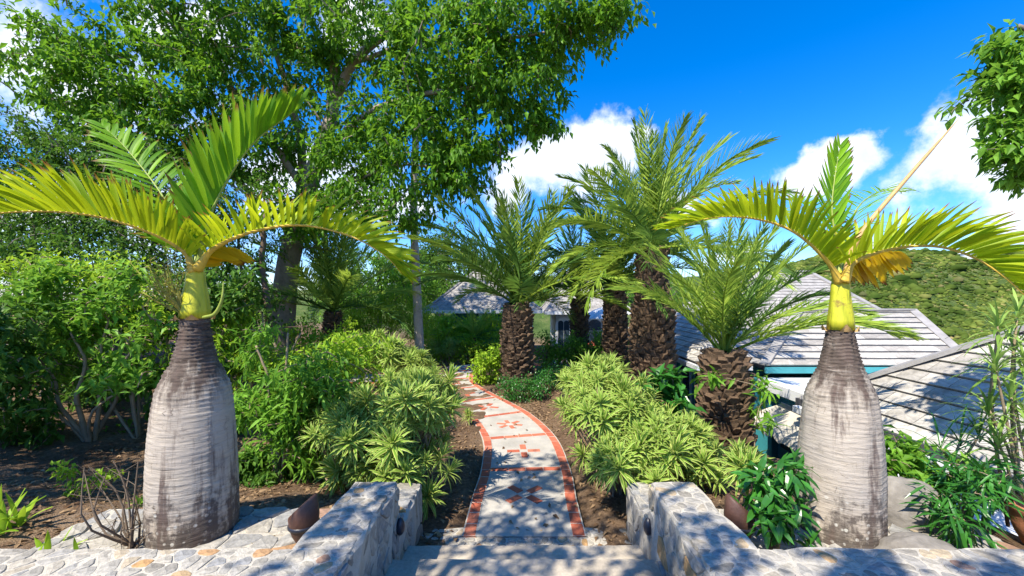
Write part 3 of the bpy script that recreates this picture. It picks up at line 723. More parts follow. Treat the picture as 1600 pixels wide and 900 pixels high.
frond(lp, [W(303, 425, 3.02), W(285, 392, 2.98), W(230, 362, 2.85), W(150, 338, 2.7), (W(60, 330, 2.56)), W(-40, 338, 2.45), W(-130, 362, 2.35)], .017, (0, -.25, 1), 60, .40, 'leaf_bottle', 'rachis_gold', 11, lift=62, spreadang=66)
frond(lp, [W(308, 425, 3.05), W(318, 370, 3.06), W(345, 300, 3.12), W(395, 225, 3.16), W(462, 172, 3.15)], .017, (-.75, -.45, .5), 40, .50, 'leaf_bottle_green', 'rachis_green', 12, lift=66, spreadang=42, wd=.046, droop=.02, tipfac=.5)
frond(lp, [W(308, 420, 3.02), W(335, 388, 3.0), W(395, 362, 2.95), W(470, 352, 2.9), W(545, 368, 2.86), W(600, 398, 2.84), W(628, 428, 2.84)], .018, (0, -.2, 1), 56, .36, 'leaf_bottle', 'rachis_gold', 13, lift=55, spreadang=64)
frond(lp, [W(302, 425, 3.1), W(288, 370, 3.2), W(250, 300, 3.45), W(200, 235, 3.7), (W(160, 195, 3.85))], .015, (.5, -.7, .5), 36, .40, 'leaf_bottle_green', 'rachis_green', 14, lift=20, spreadang=50, wd=.044)
frond(lp, [W(306, 425, 3.1), W(310, 360, 3.35), W(330, 290, 3.8), W(365, 235, 4.3), W(410, 210, 4.7)], .015, (-.3, -.6, .7), 34, .42, 'leaf_bottle_green', 'rachis_green', 15, lift=25, spreadang=52, wd=.034)
frond(lp, [W(308, 425, 3.12), W(318, 398, 3.16), W(338, 386, 3.2), W(362, 388, 3.26)], .012, (0, -.35, 1), 18, .25, 'leaf_gold', 'rachis_gold', 16, lift=-78, spreadang=66, wd=.05, droop=0, tipfac=.8)
# flower whisk and horn-shaped bud
wh = MB(); b0 = np.array(W(288, 492, 2.98)); r_ = np.random.default_rng(4)
for k in range(34):
    e = np.array(W(258 + r_.normal() * 22, 432 + r_.normal() * 20, 2.93 + r_.normal() * .05)); mid = b0 * .5 + e * .5 + (-.05, 0, .02)
    wh.add(*tube([b0, b0 * .6 + mid * .4, mid, e], [.006, .004, .003, .0015], 4, False))
    for q in range(7):
        f_ = r_.uniform(.3, 1); s0 = mid + (e - mid) * f_; wh.add(*tube([s0, s0 + r_.normal(size=3) * .035], [.002, .001], 3, False))
wh.build('flower_stalk', 'flower_straw', lp)
hb = MB(); hb.add(*tube(spline([W(318, 496, 2.98), W(336, 490, 2.95), W(347, 468, 2.94), W(349, 440, 2.95)], 14), np.interp(np.linspace(0, 1, 14), [0, .4, .8, 1], [.013, .013, .009, .002]), 8)); hb.build('flower_bud', 'rachis_green', lp, True)

rp = thing('bottle_palm', ((RPX - CX) * K_, 3.05, .45), 'swollen grey bottle palm with a bare brown spear in front of the roofs', 'palm tree', 'bottle palms flanking the steps')
bottle_trunk(rp, [(72 * K_, -.05), (74 * K_, zpx(810)), (73 * K_, zpx(745)), (69 * K_, zpx(690)), (64 * K_, zpx(645)), (58 * K_, zpx(612)), (47 * K_, zpx(594)), (35 * K_, zpx(570)), (27 * K_, zpx(545)), (22 * K_, zpx(520)), (20 * K_, zpx(511))], 5)
crownshaft(rp, [(.02, zpx(515)), (22 * K_, zpx(515)), (21 * K_, zpx(500)), (17 * K_, zpx(470)), (15.5 * K_, zpx(458)), (15 * K_, zpx(446)), (11 * K_, zpx(432)), (.005, zpx(422))], 2)
frond(rp, [W(1312, 440, 3.02), W(1290, 405, 3.0), W(1240, 362, 3.0), W(1180, 342, 2.98), W(1115, 340, 2.95), W(1045, 358, 2.92)], .018, (.05, -.2, 1), 54, .38, 'leaf_bottle', 'rachis_gold', 21, lift=58, spreadang=60)
frond(rp, [W(1313, 440, 3.05), W(1308, 390, 3.1), W(1300, 330, 3.15), W(1304, 280, 3.2), W(1313, 228, 3.25)], .015, (0, -1, .1), 30, .30, 'leaf_bottle_green', 'rachis_green', 22, lift=15, spreadang=34, wd=.03, droop=.02)
frond(rp, [W(1315, 440, 3.1), W(1322, 380, 3.3), W(1340, 325, 3.6), W(1375, 300, 3.9), W(1420, 300, 4.1)], .014, (-.3, -.3, .9), 34, .32, 'leaf_bottle_green', 'rachis_green', 23, lift=25, spreadang=58, wd=.022, droop=.14)
frond(rp, [W(1318, 440, 3.0), W(1338, 408, 2.95), W(1400, 388, 2.85), W(1470, 386, 2.72), W(1540, 412, 2.58), W(1610, 470, 2.45), W(1660, 540, 2.36)], .019, (0, -.25, 1), 60, .40, 'leaf_bottle', 'rachis_gold', 24, lift=56, spreadang=64, wd=.03)
frond(rp, [W(1318, 440, 3.12), W(1330, 410, 3.16), W(1358, 394, 3.2), W(1402, 394, 3.28)], .014, (0, -.35, 1), 24, .36, 'leaf_gold', 'rachis_gold', 25, lift=-78, spreadang=74, wd=.06, droop=0, tipfac=.8)
frond(rp, [W(1313, 440, 3.1), W(1300, 395, 3.4), W(1280, 345, 3.8), W(1255, 318, 4.2), W(1225, 312, 4.5)], .014, (.2, -.4, .9), 30, .36, 'leaf_bottle_green', 'rachis_green', 26, lift=30, spreadang=56, wd=.026)
torn_sheath(rp, 22 * K_ * .82, zpx(515), 6)
sp_ = MB(); sp_.add(*tube(spline([W(1318, 430, 3.0), W(1345, 366, 2.98), W(1420, 275, 2.95), W(1502, 181, 2.92)], 24), np.interp(np.linspace(0, 1, 24), [0, .2, .8, 1], [.016, .021, .012, .001]), 7)); sp_.build('spear_leaf', 'spear', rp, True)

# ------------------------------------------------------------ date palms
def date_frond_mesh(seed, arch, n=66, lw=.0100, LL=.185, mat='leaf_date'):
    r = np.random.default_rng(seed); K = 30; x = np.linspace(0, 1, K)
    ang = -arch * x ** 1.6; dx = np.cos(ang); dz = np.sin(ang); st = 1 / (K - 1)
    S = np.stack([np.cumsum(dx) * st - dx[0] * st, .05 * arch * x ** 2 * r.choice([-1, 1]) * r.uniform(0, 1), np.cumsum(dz) * st - dz[0] * st], -1)
    m_ = MB(); V, Fq = tube(S, np.interp(x, [0, .1, .5, 1], [.013, .008, .005, .001]), 4, False)
    m_.add(V, Fq)
    T = unit(np.gradient(S, axis=0)); Sd = unit(np.cross(T, (0, 0, 1.))); U = np.cross(Sd, T)
    for i in range(n):
        t_ = .14 + .86 * (i + .5) / n
        for s in (-1, 1):
            tt = min(.99, t_ + r.uniform(-.4, .4) / n); k = int(tt * (K - 1))
            a = R(np.interp(tt, [.1, .5, 1], [62, 48, 24]) + r.normal() * 5); v = R(r.choice([12, 28, 46]) + r.normal() * 6)
            d = math.cos(a) * T[k] + math.sin(a) * (s * Sd[k] * math.cos(v) + U[k] * math.sin(v))
            L = LL * np.interp(tt, [.1, .25, .55, .85, 1], [.45, .85, 1, .75, .4]) * r.uniform(.85, 1.1)
            wv = unit(np.cross(d, U[k] * .7 + Sd[k] * s * .7)) * lw * .5
            g = np.array([0, 0, -.10 * L])
            p0 = S[k]; p1 = p0 + d * L * .5 + g * .3; p2 = p0 + d * L + g * 1.3
            V = np.array([p0 - wv * .5, p0 + wv * .5, p1 + wv, p1 - wv, p2])
            m_.add(V, [np.array([(0, 1, 2, 3)]), np.array([(3, 2, 4)])])
    me = m_.mesh('frond'); me.materials.append(M[mat]); return me
DF = {a: [date_frond_mesh(100 + k + int(a * 10), a) for k in range(2)] for a in (.25, .55, .9, 1.3)}
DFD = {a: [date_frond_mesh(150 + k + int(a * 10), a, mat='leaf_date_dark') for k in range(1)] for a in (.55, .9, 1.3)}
boot_V = np.array([(-.5, 0, -.5), (.5, 0, -.5), (-.42, .55, .15), (.42, .55, .15), (-.3, .75, .5), (.3, .75, .5), (-.34, .05, .55), (.34, .05, .55), (0, .42, -.42)])
boot_me = mesh_np('leaf_base', boot_V, [np.array([(2, 3, 5, 4), (4, 5, 7, 6)]), np.array([(0, 8, 2), (8, 3, 2), (8, 1, 3), (0, 2, 6), (2, 4, 6), (1, 7, 3), (3, 7, 5), (0, 1, 8)])]); boot_me.materials.append(M['boot'])
def date_palm(base, h, r_lo, r_hi, nf, fl, seed, label, boots=220, elev=(86, -8), lean=(0, 0), name='date_palm', bs=.15, dark=.2, bulge=None, extra=()):
    r = np.random.default_rng(seed); p = thing(name, base, label, 'palm tree', 'date palms along the path')
    n = 18; k = 26; zs = np.linspace(-.15, h, k); rs = np.interp(zs / h, *(bulge or ([0, .15, .8, 1], [r_lo * 1.05, r_lo * .95, r_hi * .9, r_hi * .6]))) if True else 0
    if bulge is not None: rs = np.interp(zs / h, bulge[0], bulge[1])
    A, Z = np.meshgrid(np.arange(n) * 2 * np.pi / n, zs); Rr = rs[:, None] * (.86 + .05 * r.normal(size=A.shape))
    lx = lean[0] * (Z / h) ** 1.5; ly = lean[1] * (Z / h) ** 1.5
    V = np.stack([Rr * np.cos(A) + lx, Rr * np.sin(A) + ly, Z], -1).reshape(-1, 3); i, j = np.meshgrid(np.arange(k - 1), np.arange(n), indexing='ij'); j2 = (j + 1) % n
    tr = link('trunk', mesh_np('trunk', V, [np.stack([i * n + j, i * n + j2, (i + 1) * n + j2, (i + 1) * n + j], -1).reshape(-1, 4)], True), 'boot_core', p)
    for q in range(boots):
        f = (q + .5) / boots; z = h * (f * .99); a = q * 2.39996 + r.normal() * .06; rr = np.interp(z, zs, rs) * .84; s = bs * r.uniform(.75, 1.2) * (1 + .25 * (f > .85))
        b = link('leaf_base', boot_me, None, p); b.location = (rr * math.cos(a) + lean[0] * f ** 1.5, rr * math.sin(a) + lean[1] * f ** 1.5, z)
        b.rotation_euler = (r.normal() * .12 - .1, r.normal() * .12, a - math.pi / 2); b.scale = (s * r.uniform(.8, 1.15), s * r.uniform(.55, .95), s * r.uniform(.7, 1.0))
    def put(az, el, L, tw, bank):
        a = min(DF, key=lambda q_: abs(q_ - np.interp(el, [R(-10), R(20), R(55), R(88)], [.9, 1.0, .8, .3])))
        src = bank.get(a) or bank[.9]
        o = link('frond', src[int(r.integers(len(src)))], None, p)
        o.location = (lean[0] + .12 * r_hi * math.cos(az), lean[1] + .12 * r_hi * math.sin(az), h + r.uniform(-.05, .12))
        o.rotation_euler = (Matrix.Rotation(az, 3, 'Z') @ Matrix.Rotation(-el, 3, 'Y') @ Matrix.Rotation(tw, 3, 'X')).to_euler(); o.scale = (L, L, L)
    for q in range(nf):
        f = q / (nf - 1); el = R(np.interp(f ** 1.25, [0, 1], elev) + r.normal() * 5); az = q * 2.39996 + r.normal() * .15
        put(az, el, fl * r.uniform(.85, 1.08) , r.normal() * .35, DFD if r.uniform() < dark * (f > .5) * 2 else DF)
    for az, el, L in extra: put(R(az), R(el), L, 0, DF)
    return p
def B(px, Y, z=None):
    x = (px - CX) * Y / FPX; return (x, Y, float(gh(x, Y)) if z is None else z)
date_palm(B(808, 10.3), 2.15, .46, .44, 38, 3.15, 1, 'date palm with shaggy trunk at the inside of the path bend', 240, (87, 15), bs=.17)
date_palm(B(905, 13.0), 2.25, .30, .34, 24, 2.7, 2, 'date palm with the thinnest dark trunk, before the arched door', 150, (86, 10), bs=.14, dark=.5)
date_palm(B(961, 11.3), 2.55, .36, .38, 26, 3.2, 3, 'date palm half hidden behind the thickest palm trunk', 180, (86, 8), bs=.15, dark=.4)
date_palm(B(1019, 9.5), 3.45, .58, .36, 48, 3.0, 4, 'tallest date palm with the thickest trunk and widest crown', 290, (88, -18), bs=.19,
          bulge=([0, .1, .55, .66, .9, 1], [.52, .54, .52, .38, .32, .22]))
date_palm(B(1132, 5.75, -.12), 1.58, .44, .44, 26, 1.9, 5, 'short date palm with bristly trunk beside the teal wall', 260, (88, 42), bs=.14,
          bulge=([0, .35, .75, .92, 1], [.34, .37, .35, .26, .16]), extra=((-4, 26, 2.55), (8, 30, 2.6), (-16, 24, 2.35)))
date_palm(B(520, 12.4), 1.7, .30, .32, 28, 3.2, 6, 'date palm behind the leaning tree trunk', 120, (86, 5), bs=.13)
date_palm(B(741, 15.2), 1.05, .10, .12, 14, 1.35, 7, 'small thin date palm by the pavilion eave', 40, (75, -15), bs=.07)
# tall slim palm
slim = thing('slim_palm', B(657, 13.2), 'tall slim grey palm trunk beside the path bend', 'palm tree')
bx, by, bz = B(657, 13.2); S = spline([(bx, by, bz - .1), (bx - .12, by, 2.5), (bx - .22, by, 5.0), (bx - .14, by, 8.2)], 60)
rad = np.interp(np.linspace(0, 1, 60), [0, .05, .3, 1], [.19, .155, .14, .11]) * (1 + .03 * np.sin(np.arange(60) * 2.1))
m_ = MB(); m_.add(*tube(S, rad, 14)); m_.build('trunk', 'palm_slim_bark', slim, True)
m_ = MB(); top = S[-1]; m_.add(*tube([top - (0, 0, .25), top + (0, 0, .1), top + (0, 0, .5)], [.14, .17, .08], 12)); m_.build('crownshaft', 'clay_brown', slim, True)
for q in range(14):
    o = link('frond', DF[(.9, 1.3)[q % 2]][q % 2], None, slim); az = q * 2.4; el = R(np.interp(q, [0, 13], [80, 5]))
    o.location = tuple(np.array(top) + (0, 0, .4) - np.array((bx, by, bz))); o.rotation_euler = (Matrix.Rotation(az, 3, 'Z') @ Matrix.Rotation(-el, 3, 'Y')).to_euler(); o.scale = (1.8,) * 3

# ------------------------------------------------------------ trees
def blob(px, py, rpx, rpy, Y, n, dy=None):
    c = W(px, py, Y); Y = c.y; k = Y / FPX; return (c, (rpx * k, (dy if dy is not None else (rpx + rpy) / 2 * k), rpy * k), n)
OV = leaf_tpl(.135, .062, .25); OVs = leaf_tpl(.10, .05, .2); OVb = leaf_tpl(.14, .06, .2); LN = leaf_tpl(.125, .03, .3, 'lance'); LNs = leaf_tpl(.13, .022, .3, 'lance'); OVt = leaf_tpl(.055, .030, .2)

tree = thing('shade_tree', W(438, 545, 8.6 * 1.40), 'large shade tree with a leaning grey trunk and a wide bright crown', 'tree')
TY = 8.6; TF = 1.40
_W = W
def W(px, py, Y): return _W(px, py, Y * TF)
limbs = [([W(436, 640, TY), W(440, 520, TY), W(447, 440, TY), W(463, 355, TY), W(492, 262, 8.4), W(518, 185, 8.2)], .42, .20),
         ([W(508, 215, 8.25), W(545, 110, 8.0), W(610, 50, 7.7), W(700, 15, 7.3), W(800, 5, 7.0)], .15, .04),
         ([W(515, 190, 8.2), W(522, 100, 8.1), W(532, 10, 8.0), W(545, -90, 7.8)], .14, .05),
         ([W(466, 340, 8.6), W(472, 240, 8.7), W(452, 150, 8.8), W(425, 60, 8.8), W(410, -40, 8.8)], .15, .05),
         ([W(478, 300, 8.5), W(430, 230, 8.2), W(360, 135, 7.9), W(290, 50, 7.6), W(230, -10, 7.3)], .11, .035),
         ([W(500, 245, 8.4), W(570, 180, 7.8), W(650, 150, 7.2), W(750, 135, 6.8), W(830, 120, 6.6)], .10, .03),
         ([W(470, 330, 8.5), W(540, 290, 7.9), W(620, 260, 7.3), W(700, 262, 6.9)], .06, .02),
         ([W(458, 370, 8.6), W(380, 290, 8.1), W(290, 210, 7.6), W(190, 150, 7.2), W(100, 80, 7.1)], .08, .02),
         ([W(475, 300, 8.4), W(430, 330, 8.0), W(380, 300, 7.6), W(330, 270, 7.4)], .05, .02),
         ([W(560, 95, 7.9), W(680, 60, 7.3), W(790, 60, 6.8), W(900, 40, 6.5)], .07, .02)]
crown = [blob(120, 62, 72, 32, 7.2, 44), blob(140, 150, 110, 50, 7.1, 70), blob(255, 130, 110, 75, 7.4, 120), blob(330, 50, 120, 60, 7.8, 110),
         blob(250, 215, 100, 55, 7.2, 90), blob(150, 245, 80, 40, 7.3, 60), blob(420, 90, 110, 90, 8.4, 130), blob(410, 240, 80, 75, 8.2, 90), blob(540, 50, 130, 80, 7.8, 150),
         blob(560, 235, 90, 80, 7.8, 110), blob(590, 325, 85, 40, 7.3, 55), blob(480, 330, 60, 50, 8.0, 45), blob(690, 90, 115, 80, 7.1, 150), blob(655, 215, 90, 70, 7.1, 100),
         blob(715, 265, 65, 40, 6.8, 50), blob(800, 145, 85, 50, 6.7, 75), blob(820, 55, 105, 60, 6.7, 110), blob(925, 25, 70, 42, 6.5, 60), blob(845, 195, 28, 24, 6.6, 14),
         blob(500, -90, 260, 80, 7.8, 170), blob(800, -70, 170, 60, 7.0, 90), blob(320, -70, 130, 60, 7.6, 70), blob(760, 215, 60, 35, 6.7, 26)]
grow(tree, limbs, crown, leaf_tpl(.19, .085, .25), 'leaf_canopy', 41, per=30, droop=.55, spread=.30, twr=.010, woodmat='bark_pale')

W = _W
def scat(x0, x1, y0, y1, Y, n, rpx, tw, seed, dY=.5):
    """many small uneven leaf masses over a stretch of planting"""
    r = np.random.default_rng(seed); return [blob(r.uniform(x0, x1), r.uniform(y0, y1), r.uniform(.6, 1.3) * rpx, r.uniform(.5, 1.0) * rpx, Y + r.uniform(-dY, dY), max(3, int(tw * r.uniform(.6, 1.3)))) for _ in range(n)]
def leafy(name, label, cat, base, stems, blobs, leaf, lm, seed, group=None, **kw):
    t_ = thing(name, base, label, cat, group); b = Vector(base); L = []
    for (e, r0, r1) in stems:
        e = Vector(e); m1 = b.lerp(e, .35) + Vector((rnd.gauss(0, .08), rnd.gauss(0, .08), .1)); o = Vector((rnd.gauss(0, r0), rnd.gauss(0, r0), -.08))
        L.append(([b + o, m1, b.lerp(e, .7) + Vector((rnd.gauss(0, .06), 0, .05)), e], r0, r1))
    nm = ['trunk'] + ['branch'] * 20 if cat == 'tree' else ['stem'] * 20
    grow(t_, L, blobs, leaf, lm, seed, limb_names=nm, crown='crown' if cat == 'tree' else 'foliage', **kw); return t_

# woodland behind the dark shrubbery
g = 'trees behind the shrubbery'
leafy('hedgerow_tree', 'small-leaved tree at the picture edge, top of the woodland under the white sky', 'tree', B(60, 9.5), [(W(60, 300, 9.5), .10, .04), (W(-40, 270, 9.3), .06, .02), (W(120, 320, 9.4), .06, .02)],
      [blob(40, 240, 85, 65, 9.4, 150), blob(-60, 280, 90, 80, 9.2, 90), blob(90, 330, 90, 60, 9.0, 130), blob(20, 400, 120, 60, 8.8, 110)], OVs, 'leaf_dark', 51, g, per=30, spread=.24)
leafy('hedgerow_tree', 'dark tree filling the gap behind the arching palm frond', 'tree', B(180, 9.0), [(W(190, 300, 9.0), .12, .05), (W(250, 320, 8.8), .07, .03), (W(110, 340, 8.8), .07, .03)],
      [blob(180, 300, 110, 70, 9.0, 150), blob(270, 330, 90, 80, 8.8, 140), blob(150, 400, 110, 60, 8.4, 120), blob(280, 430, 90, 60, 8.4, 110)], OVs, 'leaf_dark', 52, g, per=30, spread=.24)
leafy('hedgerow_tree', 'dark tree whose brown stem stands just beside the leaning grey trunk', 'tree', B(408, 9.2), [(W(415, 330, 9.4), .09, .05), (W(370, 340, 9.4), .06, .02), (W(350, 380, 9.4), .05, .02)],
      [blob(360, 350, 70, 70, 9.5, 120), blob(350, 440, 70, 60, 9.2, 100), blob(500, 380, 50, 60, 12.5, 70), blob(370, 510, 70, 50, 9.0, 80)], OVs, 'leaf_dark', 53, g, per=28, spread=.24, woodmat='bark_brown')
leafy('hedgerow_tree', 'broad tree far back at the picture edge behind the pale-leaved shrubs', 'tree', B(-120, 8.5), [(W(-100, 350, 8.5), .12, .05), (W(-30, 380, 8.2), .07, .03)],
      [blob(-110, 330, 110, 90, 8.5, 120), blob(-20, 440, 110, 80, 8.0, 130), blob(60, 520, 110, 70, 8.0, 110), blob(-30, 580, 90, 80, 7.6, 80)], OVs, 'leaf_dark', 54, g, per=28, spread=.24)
leafy('hedgerow_tree', 'dark evergreen tree behind the pavilion roof', 'tree', B(690, 24), [(W(690, 400, 24), .2, .08), (W(740, 410, 24), .1, .04)],
      [blob(690, 395, 45, 40, 24, 130), blob(735, 410, 40, 35, 25, 90), blob(650, 430, 45, 45, 23, 110), blob(700, 450, 60, 30, 22, 90)], leaf_tpl(.2, .11, .2), 'leaf_dark', 55, g, per=26, spread=.45, twr=.015)
leafy('hedgerow_tree', 'tree rising between the date palms and the leaning trunk', 'tree', B(590, 18), [(W(590, 420, 18), .16, .06), (W(640, 430, 18), .1, .04)],
      [blob(590, 430, 65, 45, 18, 150), blob(650, 450, 45, 40, 18.5, 90), blob(540, 460, 50, 45, 17, 90)], leaf_tpl(.17, .09, .2), 'leaf_mid', 56, g, per=26, spread=.4, twr=.012)
leafy('hedgerow_tree', 'low tree beyond the terrace between the date palm trunks', 'tree', B(960, 27), [(W(960, 440, 27), .16, .06)],
      [blob(940, 455, 60, 30, 27, 110), blob(1030, 460, 70, 30, 28, 110), blob(870, 455, 50, 25, 27, 70)], leaf_tpl(.2, .11, .2), 'leaf_mid', 57, g, per=24, spread=.45, twr=.015)

# pale-leaved shrubs at the dark bed
g = 'shrubs in the shaded bed'
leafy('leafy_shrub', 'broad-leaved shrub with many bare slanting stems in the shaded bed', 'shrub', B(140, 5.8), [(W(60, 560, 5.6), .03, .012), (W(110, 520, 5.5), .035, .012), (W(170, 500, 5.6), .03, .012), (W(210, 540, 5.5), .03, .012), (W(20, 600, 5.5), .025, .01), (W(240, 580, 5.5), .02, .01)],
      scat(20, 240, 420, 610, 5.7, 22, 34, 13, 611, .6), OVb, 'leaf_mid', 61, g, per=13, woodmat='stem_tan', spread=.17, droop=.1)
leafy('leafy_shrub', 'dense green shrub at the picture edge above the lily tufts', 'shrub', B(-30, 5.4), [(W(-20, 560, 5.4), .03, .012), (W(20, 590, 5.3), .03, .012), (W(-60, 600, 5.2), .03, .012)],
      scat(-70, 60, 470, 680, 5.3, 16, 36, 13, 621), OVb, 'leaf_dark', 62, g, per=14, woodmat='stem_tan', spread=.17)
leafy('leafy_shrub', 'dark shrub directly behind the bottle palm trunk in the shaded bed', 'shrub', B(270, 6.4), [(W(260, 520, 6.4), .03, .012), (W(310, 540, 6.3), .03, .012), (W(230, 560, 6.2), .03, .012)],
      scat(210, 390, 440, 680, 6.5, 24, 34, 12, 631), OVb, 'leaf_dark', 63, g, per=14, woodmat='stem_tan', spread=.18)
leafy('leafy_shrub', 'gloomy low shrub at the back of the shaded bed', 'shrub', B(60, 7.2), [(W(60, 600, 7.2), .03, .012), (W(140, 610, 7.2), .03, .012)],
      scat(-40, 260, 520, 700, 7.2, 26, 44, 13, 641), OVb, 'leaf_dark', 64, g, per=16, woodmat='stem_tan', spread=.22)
leafy('leafy_shrub', 'tall narrow-leaved green shrub beside the leaning trunk, next to the bottle palm', 'shrub', B(435, 4.7), [(W(400, 540, 4.6), .03, .01), (W(450, 520, 4.7), .03, .01), (W(480, 560, 4.6), .025, .01), (W(420, 620, 4.5), .02, .01)],
      scat(375, 520, 560, 760, 4.7, 24, 32, 13, 651, .35) + [blob(395, 545, 30, 40, 4.8, 16), blob(510, 570, 30, 30, 4.9, 12)], LN, 'leaf_mid', 65, g, per=18, woodmat='stem_tan', spread=.15, droop=.1)
leafy('leafy_shrub', 'yellow-green narrow-leaved shrub between the green shrub and the cream-edged clump', 'shrub', B(520, 5.3), [(W(500, 580, 5.3), .03, .01), (W(550, 600, 5.2), .03, .01)],
      scat(480, 580, 540, 720, 5.3, 14, 30, 12, 661, .3), LN, 'leaf_lime', 66, g, per=16, woodmat='stem_tan', spread=.16, droop=.1)

leafy('leafy_shrub', 'loose light green shrub rising behind the narrow-leaved one, around the base of the leaning trunk', 'shrub', B(390, 6.6), [(W(370, 500, 6.6), .03, .01), (W(410, 490, 6.7), .03, .01), (W(470, 520, 6.8), .03, .01), (W(350, 560, 6.4), .02, .01)],
      [blob(360, 490, 35, 45, 6.6, 45), blob(400, 560, 35, 30, 6.6, 35), blob(485, 570, 40, 30, 6.8, 45), blob(350, 580, 35, 60, 6.3, 45), blob(545, 560, 40, 30, 7.0, 35)], LN, 'leaf_lime', 67, g, per=20, woodmat='stem_tan', spread=.17, droop=0)
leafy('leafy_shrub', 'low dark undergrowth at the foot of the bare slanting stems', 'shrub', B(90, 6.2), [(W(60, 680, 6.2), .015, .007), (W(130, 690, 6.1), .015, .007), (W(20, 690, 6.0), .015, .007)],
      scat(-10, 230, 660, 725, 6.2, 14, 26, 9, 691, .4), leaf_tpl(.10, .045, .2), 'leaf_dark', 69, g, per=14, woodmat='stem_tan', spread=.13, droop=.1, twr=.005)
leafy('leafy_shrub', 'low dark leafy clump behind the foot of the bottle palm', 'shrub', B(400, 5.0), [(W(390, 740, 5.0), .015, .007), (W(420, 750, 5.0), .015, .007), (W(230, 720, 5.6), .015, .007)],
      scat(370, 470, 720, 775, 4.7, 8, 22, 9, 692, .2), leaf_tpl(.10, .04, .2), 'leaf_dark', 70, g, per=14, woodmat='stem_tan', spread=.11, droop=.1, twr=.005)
leafy('hedgerow_tree', 'tree standing outside the picture whose shade lies on the bare bed', 'tree', (-8.6, 1.6, .5), [(Vector((-8.0, 2.2, 4.2)), .12, .05), (Vector((-7.0, 2.4, 4.3)), .07, .03), (Vector((-8.6, 3.4, 4.3)), .07, .03)],
      [(Vector((-7.2, 2.5, 4.2)), (1.4, 1.2, .7), 150), (Vector((-8.4, 3.2, 4.4)), (1.3, 1.0, .7), 100), (Vector((-6.3, 2.3, 4.0)), (.8, .8, .5), 60)], OVs, 'leaf_dark', 58, 'trees behind the shrubbery', per=26, spread=.22)
leafy('leafy_shrub', 'spindly upright shrub with pale leaves poking above the shaded bed', 'shrub', B(215, 6.0), [(W(190, 470, 6.0), .02, .008), (W(240, 450, 6.1), .02, .008), (W(130, 430, 6.2), .02, .008), (W(40, 430, 6.2), .02, .008)],
      [blob(200, 450, 60, 40, 6.1, 45), blob(110, 420, 70, 30, 6.2, 40), blob(30, 430, 50, 30, 6.2, 30), blob(235, 520, 30, 60, 5.9, 30)], leaf_tpl(.10, .045, .2), 'leaf_lime', 68, g, per=14, woodmat='stem_tan', spread=.2, droop=0)
# bright mid-garden bushes and hedges
g = 'bushes around the path'
leafy('feathery_bush', 'tall feathery yellow-green bush beyond the far path', 'bush', B(610, 13.6), [(W(580, 500, 13.6), .03, .01), (W(620, 490, 13.6), .03, .01), (W(650, 500, 13.6), .03, .01)],
      [blob(575, 500, 45, 40, 13.5, 110), blob(620, 480, 40, 35, 13.8, 110), blob(655, 500, 30, 40, 13.9, 80), blob(540, 520, 35, 30, 13.2, 70)], leaf_tpl(.13, .03, .3), 'leaf_lime', 71, g, per=30, spread=.28, twr=.006)
leafy('feathery_bush', 'yellow-green bush beside the tall slim palm trunk', 'bush', B(690, 15.8), [(W(690, 510, 15.8), .03, .01), (W(730, 515, 15.8), .03, .01)],
      [blob(690, 515, 35, 20, 15.8, 90), blob(735, 520, 30, 18, 16, 80), blob(765, 510, 24, 22, 16.2, 60)], leaf_tpl(.14, .06, .3), 'leaf_lime', 72, g, per=26, spread=.3, twr=.006)
def hedge(label, x0, x1, Y, top, lm, seed, depth=.45, leaf=None, per=24, n=120, base=None):
    cx_ = (x0 + x1) / 2; b = B(cx_, Y) if base is None else base; h = W(cx_, top, Y).z - b[2]; hw = (x1 - x0) / 2 * Y / FPX
    t_ = thing('hedge', b, label, 'hedge', 'clipped hedges along the path'); r = np.random.default_rng(seed); L = []
    for q in range(5):
        xo = -hw + hw * 2 * (q + .5) / 5; L.append(([Vector(b) + Vector((xo, 0, -.1)), Vector(b) + Vector((xo + .03, .03, h * .4)), Vector(b) + Vector((xo + .08, 0, h * .75))], .02, .008))
    grow(t_, L, [(Vector(b) + Vector((hw * (-.8 + 1.6 * q / 4), 0, h * (.52 + .08 * r.uniform(-1, 1)))), (hw * .34, depth, h * .5), n // 5) for q in range(5)], leaf or leaf_tpl(.10, .055, .2), lm, seed, per=per, spread=.19, twr=.006, limb_names=['stem'] * 9, crown='foliage', woodmat='twig')
hedge('bright clipped hedge along the far edge of the path', 672, 788, 15.0, 522, 'leaf_lime', 81, .5, n=170)
hedge('low hedge below the pavilion eave, farther back', 660, 760, 17.0, 500, 'leaf_mid', 82, .5, n=120)
hedge('dark hedge before the arched door between two date palms', 842, 945, 12.2, 522, 'leaf_mid', 83, .5, n=150)
hedge('hedge patch behind the thickest date palm', 925, 1000, 12.8, 528, 'leaf_mid', 84, .4, n=90)
hedge('bright low bush on the inside of the path bend', 742, 784, 10.4, 545, 'leaf_lime', 85, .35, n=70)
hedge('low glossy bush at the foot of the bend palm', 782, 850, 9.0, 592, 'leaf_gloss', 86, .35, n=70, leaf=OVt, per=34)
hedge('low glossy bush in front of the dark hedge', 845, 915, 9.6, 575, 'leaf_gloss', 87, .4, n=80, leaf=OVt, per=34)
hedge('loose low bush at the outer edge of the far path', 570, 665, 12.6, 555, 'leaf_olive', 88, .35, n=90)
hedge('lime bush in the gap behind the leaning trunk', 455, 550, 10.9, 500, 'leaf_lime', 90, .5, n=130)
hedge('lime bush where the side path comes in', 520, 600, 12.8, 540, 'leaf_lime', 89, .4, n=80)

